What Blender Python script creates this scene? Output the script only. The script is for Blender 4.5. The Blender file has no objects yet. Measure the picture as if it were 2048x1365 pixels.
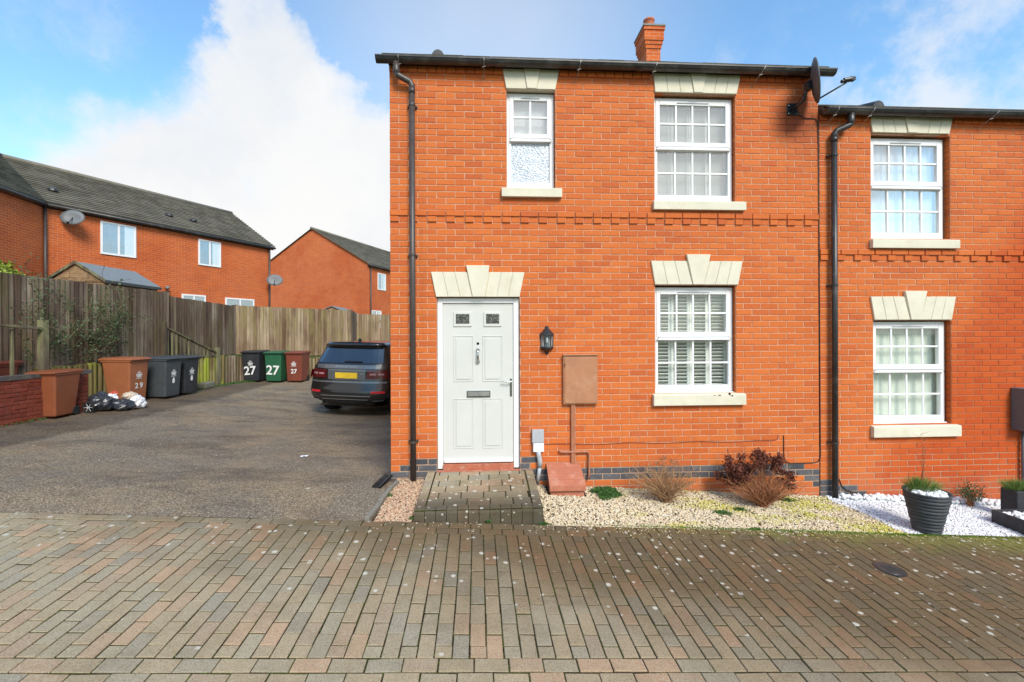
import bpy, math, random
import numpy as np
from mathutils import Vector, Matrix, noise as mn
random.seed(7); RNG = np.random.default_rng(7)
R = math.radians
sc = bpy.context.scene
COL = sc.collection

# ------------------------------------------------------------------ camera
cam_d = bpy.data.cameras.new("camera"); cam = bpy.data.objects.new("camera", cam_d); COL.objects.link(cam)
cam_d.sensor_width = 36; cam_d.lens = 910 / 2048 * 36; cam_d.clip_end = 4000; cam_d.clip_start = 0.05
cam_d.shift_y = -(682.5 - 665.6) / 2048
cam.location = (0, -5.548, 1.9)
cam.rotation_mode = 'XYZ'
cam.matrix_world = Matrix.Translation((0, -5.548, 1.9)) @ Matrix.Rotation(R(-3.2), 4, 'Z') @ Matrix.Rotation(R(90), 4, 'X') @ Matrix.Rotation(R(-0.2), 4, 'Z')
sc.camera = cam

# ------------------------------------------------------------------ light and exposure
SUN_EL, SUN_AZ = R(42), R(158)      # azimuth measured clockwise from +Y (the sun stands behind the viewer, to the right)
sc.view_settings.view_transform = 'Standard'
sc.view_settings.look = 'None'
sc.view_settings.gamma = 1.0
sc.view_settings.exposure = 1.38
try: sc.view_settings.use_curve_mapping = False
except Exception: pass
sun_d = bpy.data.lights.new("sun", 'SUN'); sun_d.energy = 1.5; sun_d.angle = R(22); sun_d.color = (1.0, 0.94, 0.85)
sun = bpy.data.objects.new("sun", sun_d); COL.objects.link(sun)
sd = Vector((math.sin(SUN_AZ) * math.cos(SUN_EL), math.cos(SUN_AZ) * math.cos(SUN_EL), math.sin(SUN_EL)))
sun.rotation_euler = sd.to_track_quat('Z', 'Y').to_euler()
sun.location = sd * 50

world = bpy.data.worlds.new("World"); sc.world = world; world.use_nodes = True

class NT:
    """small helper round a node tree"""
    def __init__(s, tree): s.t = tree; s.n = tree.nodes; s.l = tree.links
    def new(s, ty, **k):
        n = s.n.new(ty)
        for a, b in k.items(): setattr(n, a, b)
        return n
    def put(s, sock, v):
        if v is None: return
        if hasattr(v, 'is_output') or isinstance(v, bpy.types.NodeSocket): s.l.new(v, sock)
        elif isinstance(v, (tuple, list)):
            v = tuple(v)
            if sock.type == 'RGBA' and len(v) == 3: v = v + (1,)
            sock.default_value = v
        else: sock.default_value = v
    def math(s, op, a, b=None, c=None, clamp=False):
        n = s.new('ShaderNodeMath', operation=op); n.use_clamp = clamp
        s.put(n.inputs[0], a); s.put(n.inputs[1], b)
        if c is not None: s.put(n.inputs[2], c)
        return n.outputs[0]
    def vmath(s, op, a, b=None, sc_=None):
        n = s.new('ShaderNodeVectorMath', operation=op); s.put(n.inputs[0], a)
        if b is not None: s.put(n.inputs[1], b)
        if sc_ is not None: s.put(n.inputs[3], sc_)
        return n.outputs['Value'] if op in ('DOT_PRODUCT', 'DISTANCE', 'LENGTH') else n.outputs[0]
    def noise(s, vec, scale, detail=3, rough=.55, out=0, dist=0):
        n = s.new('ShaderNodeTexNoise'); s.put(n.inputs['Vector'], vec); n.inputs['Scale'].default_value = scale
        n.inputs['Detail'].default_value = detail; n.inputs['Roughness'].default_value = rough; n.inputs['Distortion'].default_value = dist
        return n.outputs[out]
    def voro(s, vec, scale, out='Distance', feature='F1', rnd=1):
        n = s.new('ShaderNodeTexVoronoi', feature=feature); s.put(n.inputs['Vector'], vec); n.inputs['Scale'].default_value = scale
        n.inputs['Randomness'].default_value = rnd
        return n.outputs[out]
    def rng(s, v, a, b, c=0., d=1., smooth=False):
        n = s.new('ShaderNodeMapRange'); n.clamp = True
        if smooth: n.interpolation_type = 'SMOOTHSTEP'
        for i, x in enumerate((v, a, b, c, d)): s.put(n.inputs[i], x)
        return n.outputs[0]
    def mix(s, f, a, b, ty='MIX'):
        n = s.new('ShaderNodeMix', data_type='RGBA', blend_type=ty); n.clamp_factor = True
        s.put(n.inputs[0], f); s.put(n.inputs[6], a); s.put(n.inputs[7], b)
        return n.outputs[2]
    def ramp(s, f, stops, interp='LINEAR'):
        n = s.new('ShaderNodeValToRGB'); n.color_ramp.interpolation = interp; e = n.color_ramp.elements
        while len(e) < len(stops): e.new(0.5)
        for i, (p, c) in enumerate(stops):
            e[i].position = p; e[i].color = tuple(c) + (1,) if len(c) == 3 else c
        s.put(n.inputs[0], f); return n.outputs[0]
    def pos(s): return s.new('ShaderNodeNewGeometry').outputs['Position']
    def xyz(s, v):
        n = s.new('ShaderNodeSeparateXYZ'); s.put(n.inputs[0], v); return n.outputs
    def comb(s, x, y, z):
        n = s.new('ShaderNodeCombineXYZ'); s.put(n.inputs[0], x); s.put(n.inputs[1], y); s.put(n.inputs[2], z); return n.outputs[0]
    def rand(s):
        """one number per piece: the object's own random plus the piece's tint when many are joined"""
        a = s.new('ShaderNodeAttribute'); a.attribute_name = 'tint'; a.attribute_type = 'GEOMETRY'
        o = s.new('ShaderNodeObjectInfo')
        return s.math('FRACT', s.math('ADD', a.outputs['Fac'], o.outputs['Random']))
    def bump(s, h, strength=.3, dist=.01, normal=None):
        n = s.new('ShaderNodeBump'); n.inputs['Strength'].default_value = strength; n.inputs['Distance'].default_value = dist
        s.put(n.inputs['Height'], h)
        if normal is not None: s.put(n.inputs['Normal'], normal)
        return n.outputs[0]

# sky: a Nishita sky with a bank of bright cloud to the left and thin veils elsewhere
W = NT(world.node_tree)
for n in list(W.n): W.n.remove(n)
sky = W.new('ShaderNodeTexSky', sky_type='NISHITA'); sky.sun_disc = False
sky.sun_elevation = SUN_EL; sky.sun_rotation = SUN_AZ
sky.air_density = 1.3; sky.dust_density = 0.6; sky.ozone_density = 2.2; sky.altitude = 50
dirv = W.vmath('NORMALIZE', W.new('ShaderNodeTexCoord').outputs['Generated'])
wob = W.vmath('SUBTRACT', W.noise(dirv, 3.2, 7, .62, 1), (.5, .5, .5))
dw = W.vmath('ADD', dirv, W.vmath('SCALE', wob, sc_=.30))
fine = W.noise(dirv, 5.5, 8, .62)
def px_dir(x, y):      # a direction of the sky, as seen from the road
    return (Vector((math.cos(R(3.2)), -math.sin(R(3.2)), 0)) * (x - 1024) + Vector((math.sin(R(3.2)), math.cos(R(3.2)), 0)) * 910 + Vector((0, 0, 1)) * (666 - y)).normalized()
lobes = [(px_dir(470, 360), .22), (px_dir(120, 470), .16), (px_dir(560, 150), .12), (px_dir(650, 400), .25), (px_dir(500, 20), .07), (px_dir(640, 200), .11), (px_dir(300, 400), .13), (px_dir(60, 560), .2), (px_dir(900, 520), .30), (px_dir(300, 560), .30),
         ((.30, -.85, .45), .5), ((-.8, -.5, .35), .45), ((.9, -.25, .2), .3)]
mask = None
for c, r in lobes:
    c = Vector(c).normalized()
    d = W.vmath('DISTANCE', dw, tuple(c))
    m = W.rng(d, r * 1.25, r * .55, 0, 1, True)
    mask = m if mask is None else W.math('MAXIMUM', mask, m)
mask = W.math('SUBTRACT', mask, W.rng(W.xyz(dirv)[2], .34, .60, 0, .34))
mask = W.rng(W.math('ADD', mask, W.math('MULTIPLY', W.math('SUBTRACT', fine, .5), 1.15)), .16, .92, 0, 1, True)
sz = W.xyz(dirv)
veil = W.math('MULTIPLY', W.rng(W.noise(W.vmath('MULTIPLY', dw, (1.3, 1, 2.2)), 2.6, 6, .6), .52, .80, 0, .45, True), 1.0)
wisp = W.math('MULTIPLY', W.rng(W.vmath('DISTANCE', dw, tuple(Vector((.66, .66, .36)).normalized())), .30, .05, 0, 1, True), W.rng(fine, .42, .62, 0, .75, True))
haze_low = W.rng(sz[2], .26, -.02, 0, .8, True)
mid = W.math('MULTIPLY', W.rng(W.vmath('DISTANCE', dirv, tuple(Vector((.0, .85, .52)).normalized())), .5, .05, 0, .42, True), 1.0)
mask = W.math('MAXIMUM', W.math('MAXIMUM', mask, haze_low), W.math('MAXIMUM', W.math('MAXIMUM', veil, wisp), mid))
skyc = W.mix(1.0, sky.outputs[0], (1.06, 1.38, 1.50), 'MULTIPLY')
bg1 = W.new('ShaderNodeBackground'); W.put(bg1.inputs[0], skyc); bg1.inputs[1].default_value = .068
shade = W.rng(W.noise(dw, 3.0, 5, .5), .3, .7, 0, 1, True)
cloudc = W.mix(shade, (.83, .86, .90), (.97, .965, .96))
bg2 = W.new('ShaderNodeBackground'); W.put(bg2.inputs[0], cloudc); bg2.inputs[1].default_value = .39
ms = W.new('ShaderNodeMixShader'); W.put(ms.inputs[0], mask); W.l.new(bg1.outputs[0], ms.inputs[1]); W.l.new(bg2.outputs[0], ms.inputs[2])
wo = W.new('ShaderNodeOutputWorld'); W.l.new(ms.outputs[0], wo.inputs[0])

# ------------------------------------------------------------------ materials
MAT = {}
def new_mat(name, fn, rough=.7, spec=.4, metal=0., coat=0.):
    m = bpy.data.materials.new(name); m.use_nodes = True; t = NT(m.node_tree)
    b = t.n['Principled BSDF']; b.inputs['Roughness'].default_value = rough; b.inputs['Metallic'].default_value = metal
    b.inputs['Specular IOR Level'].default_value = spec; b.inputs['Coat Weight'].default_value = coat
    r = fn(t, b)
    if r is not None: t.put(b.inputs['Base Color'], r)
    MAT[name] = m; return m

def plain(name, col, rough=.6, spec=.4, metal=0., var=.12, scale=14, bump=.12, bscale=220, dirt=None, dirt_amt=.5, dirt_scale=3, coat=0., streak=False, piece=0.):
    def fn(t, b):
        p = t.pos()
        v = t.noise(p, scale, 4)
        c = t.mix(t.rng(v, .3, .7), tuple(x * (1 - var) for x in col), tuple(min(1, x * (1 + var)) for x in col))
        if piece:
            c = t.mix(piece, c, t.mix(t.rand(), tuple(x * .55 for x in col), tuple(min(1, x * 1.45) for x in col)))
        if dirt:
            q = t.vmath('MULTIPLY', p, (6, 6, .6)) if streak else p
            c = t.mix(t.rng(t.noise(q, dirt_scale, 6, .65), .48, .72, 0, dirt_amt, True), c, dirt)
        if bump: t.put(b.inputs['Normal'], t.bump(t.noise(p, bscale, 3), bump, .004))
        return c
    return new_mat(name, fn, rough, spec, metal, coat)

def brick_fn(dark=False):
    def fn(t, b):
        p = t.pos(); r = t.rand(); r2 = t.math('FRACT', t.math('MULTIPLY', r, 7.31))
        if dark:
            c = t.ramp(r, [(0, (.055, .057, .066)), (.5, (.085, .085, .095)), (1, (.125, .12, .125))])
            c = t.mix(t.rng(t.noise(p, 9, 5), .55, .75, 0, .7), c, (.26, .24, .22))
        else:
            c = t.ramp(r, [(0, (.54, .118, .026)), (.3, (.59, .140, .029)), (.6, (.63, .162, .034)), (.85, (.58, .134, .029)), (1, (.50, .106, .028))])
            c = t.mix(t.rng(t.noise(p, 30, 5, .7), .42, .8, 0, .40), c, (.66, .20, .065))
            c = t.mix(t.rng(t.noise(p, 140, 4, .6), .58, .75, 0, .25), c, (.33, .075, .03))
            # patches of weathering across the wall
            c = t.mix(t.rng(t.noise(p, .8, 4, .6), .42, .68, 0, .32, True), c, t.mix(1., c, (.84, .80, .80), 'MULTIPLY'))
            x = t.xyz(p)
            # damp stretch of the right-hand house, and a dark patch under the satellite dish
            wv = t.noise(p, 2.2, 4, .6)
            damp = t.rng(t.math('ADD', t.math('ADD', x[0], t.math('MULTIPLY', x[2], -.55)), t.math('MULTIPLY', wv, 1.3)), 5.0, 6.3, 0, .85, True)
            c = t.mix(damp, c, t.mix(1., c, (.82, .50, .30), 'MULTIPLY'))
            d1 = t.vmath('DISTANCE', t.vmath('MULTIPLY', p, (1., 1., 1.25)), (3.88, 0, 4.56 * 1.25))
            c = t.mix(t.rng(t.math('ADD', d1, t.math('MULTIPLY', wv, .25)), .55, .2, 0, .62, True), c, (.17, .035, .016))
            # water marks near the gutter end and soil splash at the foot
            d2 = t.vmath('DISTANCE', t.vmath('MULTIPLY', p, (1.2, 1., .7)), (4.15 * 1.2, 0, 4.7 * .7))
            c = t.mix(t.rng(d2, .75, .15, 0, .38, True), c, (.23, .045, .02))
            c = t.mix(t.rng(t.math('ADD', x[2], t.math('MULTIPLY', wv, .35)), .30, .05, 0, .35, True), c, (.42, .15, .085))
            c = t.mix(t.rng(t.noise(t.vmath('MULTIPLY', p, (1.0, 1., .5)), 1.7, 5, .6), .60, .78, 0, .28, True), c, (.60, .20, .09))
            c = t.mix(t.rng(t.noise(p, 16, 5, .75), .66, .76, 0, .45, True), c, (.66, .33, .21))
            c = t.mix(t.rng(t.noise(t.vmath('MULTIPLY', p, (5.5, 1, .45)), 1.3, 5, .6), .56, .72, 0, .30, True), c, t.mix(1., c, (.66, .58, .55), 'MULTIPLY'))
        t.put(b.inputs['Normal'], t.bump(t.math('ADD', t.noise(p, 90, 4, .65), t.math('MULTIPLY', t.noise(p, 22, 2), .8)), .55, .006))
        t.put(b.inputs['Roughness'], t.rng(t.noise(p, 40, 3), .3, .7, .62 if not dark else .42, .9))
        return c
    return fn
new_mat('brick', brick_fn(), .8, .25)
new_mat('brick_blue', brick_fn(True), .6, .4)
def mortar_fn(t, b):
    p = t.pos(); x = t.xyz(p)
    c = t.mix(t.rng(t.noise(p, 26, 4), .3, .7), (.50, .26, .155), (.68, .41, .27))
    wv = t.noise(p, 2.2, 4, .6)
    damp = t.rng(t.math('ADD', t.math('ADD', x[0], t.math('MULTIPLY', x[2], -.55)), t.math('MULTIPLY', wv, 1.3)), 5.0, 6.2, 0, .85, True)
    c = t.mix(damp, c, (.36, .12, .055))
    c = t.mix(t.rng(t.noise(p, 3.5, 5, .65), .5, .75, 0, .8, True), c, (.42, .17, .09))
    d1 = t.vmath('DISTANCE', t.vmath('MULTIPLY', p, (1., 1., 1.25)), (3.88, 0, 4.56 * 1.25))
    c = t.mix(t.rng(t.math('ADD', d1, t.math('MULTIPLY', wv, .25)), .6, .25, 0, .9, True), c, (.18, .05, .025))
    c = t.mix(t.rng(t.math('ADD', x[2], t.math('MULTIPLY', wv, .35)), .55, .45, 0, .8, True), c, (.46, .33, .22))
    t.put(b.inputs['Normal'], t.bump(t.noise(p, 260, 3), .5, .004)); return c
new_mat('mortar', mortar_fn, .95, .1)

def farbrick_fn(t, b):
    g = t.new('ShaderNodeNewGeometry'); p = g.outputs['Position']
    tn = t.vmath('NORMALIZE', t.vmath('CROSS_PRODUCT', g.outputs['True Normal'], (0, 0, 1)))
    u = t.vmath('DOT_PRODUCT', p, tn); x = t.xyz(p)
    uv = t.comb(u, x[2], 0)
    n = t.new('ShaderNodeTexBrick'); t.put(n.inputs['Vector'], uv); n.inputs['Scale'].default_value = 1
    n.inputs['Brick Width'].default_value = .225; n.inputs['Row Height'].default_value = .075; n.inputs['Mortar Size'].default_value = .005
    n.inputs['Color1'].default_value = (.60, .135, .028, 1); n.inputs['Color2'].default_value = (.50, .110, .030, 1); n.inputs['Mortar'].default_value = (.62, .33, .21, 1)
    n.inputs['Mortar Smooth'].default_value = .3; n.inputs['Bias'].default_value = 0
    c = n.outputs['Color']
    c = t.mix(t.rng(t.noise(p, .7, 5, .6), .42, .66, 0, .75, True), c, t.mix(1., c, (.86, .70, .60), 'MULTIPLY'))
    c = t.mix(t.rng(t.noise(p, 2.6, 4, .6), .5, .75, 0, .35, True), c, (.58, .17, .06))
    t.put(b.inputs['Normal'], t.bump(n.outputs['Fac'], .4, .01)); return c
new_mat('far_brick', farbrick_fn, .85, .2)

plain('stone_cream', (.70, .655, .51), .75, .25, var=.06, scale=4, bump=.25, bscale=160, dirt=(.50, .46, .30), dirt_amt=.35, dirt_scale=5)
plain('upvc', (.84, .84, .83), .28, .5, var=.02, scale=3, bump=.02, dirt=(.62, .62, .60), dirt_amt=.18, dirt_scale=6)
plain('door_paint', (.62, .62, .57), .42, .45, var=.03, scale=2.5, bump=.10, bscale=70)
plain('chrome', (.62, .62, .63), .18, .5, 1., var=.05, bump=0)
plain('black_plastic', (.030, .028, .027), .38, .5, var=.3, bump=.08, dirt=(.11, .10, .085), dirt_amt=.5, dirt_scale=6)
plain('brown_pipe', (.062, .048, .042), .42, .5, var=.2, bump=.06, bscale=40, dirt=(.12, .10, .09), dirt_amt=.5, dirt_scale=5, streak=True)
plain('gutter', (.035, .032, .031), .4, .5, var=.3, bump=.1, bscale=30, dirt=(.13, .13, .11), dirt_amt=.6, dirt_scale=4)
plain('black_iron', (.022, .023, .025), .35, .5, var=.2, bump=.2, bscale=120)
plain('zinc_rod', (.38, .36, .33), .5, .4, .4, var=.3, bump=.1)
plain('meter_brown', (.42, .19, .095), .5, .4, var=.10, scale=6, bump=.05, dirt=(.52, .30, .18), dirt_amt=.45, dirt_scale=7)
plain('duct_brown', (.37, .145, .075), .5, .4, var=.10, bump=.05, dirt=(.46, .24, .15), dirt_amt=.5, streak=True)
plain('terracotta', (.43, .150, .085), .6, .35, var=.08, bump=.12, dirt=(.58, .33, .24), dirt_amt=.5, dirt_scale=6)
plain('red_tile', (.42, .13, .07), .6, .35, var=.15, bump=.15, dirt=(.55, .35, .27), dirt_amt=.6, dirt_scale=12)
plain('grey_box', (.42, .44, .45), .45, .4, var=.08, bump=.05, dirt=(.30, .31, .31), dirt_amt=.3)
plain('dark_grey_box', (.11, .12, .13), .5, .4, var=.1, bump=.05, dirt=(.15, .15, .15), dirt_amt=.4)
plain('white_plastic', (.78, .79, .79), .4, .4, var=.04, bump=.03, dirt=(.5, .48, .42), dirt_amt=.35, dirt_scale=10)
plain('chimney_pot', (.50, .16, .085), .7, .3, var=.15, bump=.2)
plain('lead_grey', (.22, .22, .20), .7, .3, var=.2, bump=.2, dirt=(.36, .34, .28), dirt_amt=.6)
plain('dish_grey', (.15, .16, .165), .5, .4, var=.08, bump=.05, dirt=(.16, .17, .16), dirt_amt=.4)
plain('dish_dark', (.10, .095, .095), .5, .4, var=.1, bump=.05, dirt=(.17, .16, .15), dirt_amt=.4)
plain('cable_black', (.025, .022, .022), .5, .4, bump=0)
plain('cable_brick', (.24, .055, .03), .6, .3, bump=0)
plain('blind_white', (.90, .91, .85), .6, .3, var=.04, bump=0)
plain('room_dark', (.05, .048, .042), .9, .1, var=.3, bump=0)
plain('soil', (.10, .07, .045), .95, .1, var=.4, scale=20, bump=.6, bscale=60)
plain('room_wall', (.42, .40, .36), .9, .1, var=.1, bump=0)
plain('concrete_edge', (.20, .185, .15), .85, .2, var=.2, bump=.5, bscale=80, dirt=(.13, .13, .07), dirt_amt=.6, piece=.3)
plain('slate_pot', (.055, .060, .066), .55, .35, var=.2, bump=.3, bscale=50, dirt=(.12, .125, .125), dirt_amt=.4)
plain('planter_dark', (.035, .036, .040), .6, .35, var=.3, bump=.5, bscale=40, dirt=(.09, .09, .08), dirt_amt=.5)
plain('straw_twig', (.36, .215, .11), .85, .2, var=.2, bump=0, piece=.8)
plain('red_twig', (.34, .15, .07), .85, .2, var=.2, bump=0, piece=.8)
plain('dead_head', (.15, .052, .034), .9, .15, var=.3, bump=0, piece=.8)
plain('bramble_stem', (.16, .12, .07), .85, .2, var=.2, bump=0, piece=.8)
plain('leaf_green', (.055, .13, .025), .55, .35, var=.3, scale=20, bump=0, piece=.8)
plain('leaf_yellow', (.24, .30, .035), .5, .4, var=.3, scale=20, bump=0, piece=.9)
plain('leaf_bramble', (.075, .11, .045), .6, .3, var=.3, scale=20, bump=0, piece=.9)
plain('moss_green', (.10, .20, .02), .9, .1, var=.3, scale=30, bump=0, piece=.9)
plain('grass_pale', (.14, .22, .05), .8, .2, var=.3, bump=0, piece=.8)
plain('bag_black', (.03, .032, .038), .3, .5, var=.3, bump=.3, bscale=25)
plain('bag_white', (.72, .73, .76), .4, .5, var=.1, bump=.3, bscale=30, dirt=(.5, .47, .42), dirt_amt=.4)
plain('bag_cream', (.52, .43, .33), .5, .4, var=.15, bump=.3, bscale=30)
plain('red_plastic', (.52, .07, .03), .4, .5, bump=0)
plain('bin_orange', (.235, .070, .028), .45, .4, var=.10, scale=5, bump=.10, bscale=500, dirt=(.22, .075, .04), dirt_amt=.45, dirt_scale=4)
plain('bin_brown', (.33, .115, .048), .45, .4, var=.10, scale=5, bump=.10, bscale=500, dirt=(.26, .085, .045), dirt_amt=.4, dirt_scale=4)
plain('bin_red', (.20, .05, .028), .45, .4, var=.10, bump=.1, bscale=500, dirt=(.13, .04, .03), dirt_amt=.4)
plain('bin_black', (.028, .030, .034), .42, .4, var=.15, bump=.1, bscale=500, dirt=(.06, .06, .06), dirt_amt=.4)
plain('bin_slate', (.060, .068, .074), .45, .4, var=.15, bump=.1, bscale=500, dirt=(.035, .04, .04), dirt_amt=.5)
plain('bin_green', (.025, .115, .055), .42, .4, var=.12, bump=.1, bscale=500, dirt=(.02, .07, .04), dirt_amt=.4)
plain('white_paint', (.80, .80, .78), .6, .3, var=.05, bump=0)
plain('felt_grey', (.20, .22, .225), .9, .15, var=.1, bump=.3, bscale=200)
plain('shed_wood', (.30, .19, .10), .8, .2, var=.3, bump=.3, bscale=60, dirt=(.14, .09, .055), dirt_amt=.6, dirt_scale=6, piece=.3)
plain('curtain', (.92, .93, .93), .8, .2, var=.03, bump=0)
plain('blind_pale', (.80, .84, .76), .8, .2, var=.05, bump=0)
plain('car_body', (.020, .017, .015), .26, .5, .35, var=.1, bump=.03, bscale=5, coat=.8)
plain('car_grey', (.16, .17, .175), .3, .5, .5, var=.05, bump=0, coat=.4)
plain('car_trim', (.018, .018, .018), .55, .4, var=.2, bump=0)
plain('car_silver', (.45, .46, .47), .3, .5, .7, var=.05, bump=0)
plain('tyre', (.022, .022, .022), .85, .2, var=.2, bump=.3, bscale=60, dirt=(.07, .06, .045), dirt_amt=.5)
plain('lamp_red', (.10, .006, .008), .25, .6, var=.2, bump=0, coat=.5)
plain('reflector_red', (.60, .02, .03), .25, .5, var=.1, bump=0)
plain('lamp_clear', (.42, .22, .22), .2, .5, var=.1, bump=0)
def plate_fn(t, b):
    p = t.pos(); c = t.mix(t.rng(t.noise(t.vmath('MULTIPLY', p, (1, 1, 1.6)), 11, 2), .5, .68, 0, .5, True), (.86, .56, .03), (.36, .26, .06)); return c
new_mat('plate_yellow', plate_fn, .4, .4)
def carglass_fn(t, b): return (.012, .016, .024)
new_mat('car_glass', carglass_fn, .04, .9, 0, 1)

def glass_mat(name, tint, refl, rough=.02):
    m = bpy.data.materials.new(name); m.use_nodes = True; t = NT(m.node_tree)
    t.n.remove(t.n['Principled BSDF']); out = t.n['Material Output']
    tr = t.new('ShaderNodeBsdfTransparent'); tr.inputs[0].default_value = tint + (1,)
    gl = t.new('ShaderNodeBsdfGlossy'); gl.inputs['Roughness'].default_value = rough; gl.inputs[0].default_value = (1, 1, 1, 1)
    lw = t.new('ShaderNodeLayerWeight'); lw.inputs[0].default_value = .5
    t.put(gl.inputs['Normal'], t.bump(t.noise(t.pos(), 1.6, 2), .06, .02))
    f = t.math('ADD', t.math('MULTIPLY', t.math('POWER', lw.outputs['Facing'], 4.), 1 - .04 * refl), .04 * refl, clamp=True)
    mx = t.new('ShaderNodeMixShader'); t.put(mx.inputs[0], f); t.l.new(tr.outputs[0], mx.inputs[1]); t.l.new(gl.outputs[0], mx.inputs[2])
    t.l.new(mx.outputs[0], out.inputs[0]); MAT[name] = m
glass_mat('glass', (.96, .97, .96), 1.5)
glass_mat('glass_bright', (.95, .96, .96), 6.0)
glass_mat('lamp_glass', (.80, .84, .84), 2.0, .15)
def frost_fn(t, b):
    p = t.pos(); q = t.vmath('ADD', t.vmath('MULTIPLY', p, (1, 1, 1.9)), t.vmath('SCALE', t.noise(p, 9, 3, out=1), sc_=.09))
    v = t.voro(q, 26, 'Distance', 'DISTANCE_TO_EDGE')
    c = t.mix(t.rng(v, .02, .16), (.74, .78, .82), (.33, .39, .45)); c = t.mix(t.rng(t.noise(p, 14, 3), .3, .7, 0, .4), c, (.58, .63, .68))
    t.put(b.inputs['Normal'], t.bump(v, .5, .01)); return c
new_mat('frosted_glass', frost_fn, .15, .6)
def doorpane_fn(t, b):
    p = t.pos(); return t.mix(t.rng(t.noise(p, 45, 2), .52, .64), (.035, .035, .03), (.20, .20, .19))
new_mat('door_glass', doorpane_fn, .1, .6)

def fence_fn(base, tip, green, amt):
    def fn(t, b):
        p = t.pos(); r = t.rand(); x = t.xyz(p); r2 = t.math('FRACT', t.math('MULTIPLY', r, 9.7))
        off = t.comb(t.math('MULTIPLY', r, 17), 0, t.math('MULTIPLY', r, 5))
        q = t.vmath('ADD', t.vmath('MULTIPLY', p, (14, 14, .55)), off)
        g = t.noise(q, 2.2, 5, .65)
        c = t.mix(r, base, tip)
        ob = t.xyz(t.new('ShaderNodeTexCoord').outputs['Object'])[0]
        c = t.mix(t.rng(t.math('ABSOLUTE', ob), .36, .5, 0, .8), c, (.035, .025, .018))  # shadow lines of the board laps, painted along both long edges
        c = t.mix(t.rng(g, .35, .70, 0, .75), c, tuple(v * .38 for v in base))
        c = t.mix(t.rng(t.noise(t.vmath('MULTIPLY', p, (1.2, 1.2, .5)), 1.4, 4), .42, .62, 0, .7, True), c, t.mix(1., c, (.52, .42, .38), 'MULTIPLY'))
        c = t.mix(t.rng(t.noise(t.vmath('ADD', t.vmath('MULTIPLY', p, (3, 3, .6)), (4, 0, 0)), 1.6, 4), .44, .66, 0, amt, True), c, green)
        c = t.mix(t.rng(t.voro(q, 1.9), .10, .05, 0, .6), c, (.05, .03, .02))
        t.put(b.inputs['Normal'], t.bump(t.noise(t.vmath('MULTIPLY', p, (60, 60, 2.5)), 3, 4), .45, .006)); return c
    return fn
new_mat('fence_board', fence_fn((.13, .085, .060), (.42, .34, .25), (.16, .14, .055), .45), .85, .2)
new_mat('fence_board_light', fence_fn((.25, .165, .095), (.54, .42, .28), (.27, .235, .085), .5), .85, .2)
new_mat('log_green', fence_fn((.26, .20, .085), (.36, .32, .13), (.30, .36, .03), .95), .85, .2)
new_mat('rail_wood', fence_fn((.44, .39, .26), (.56, .50, .35), (.36, .37, .17), .4), .85, .2)

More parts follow.
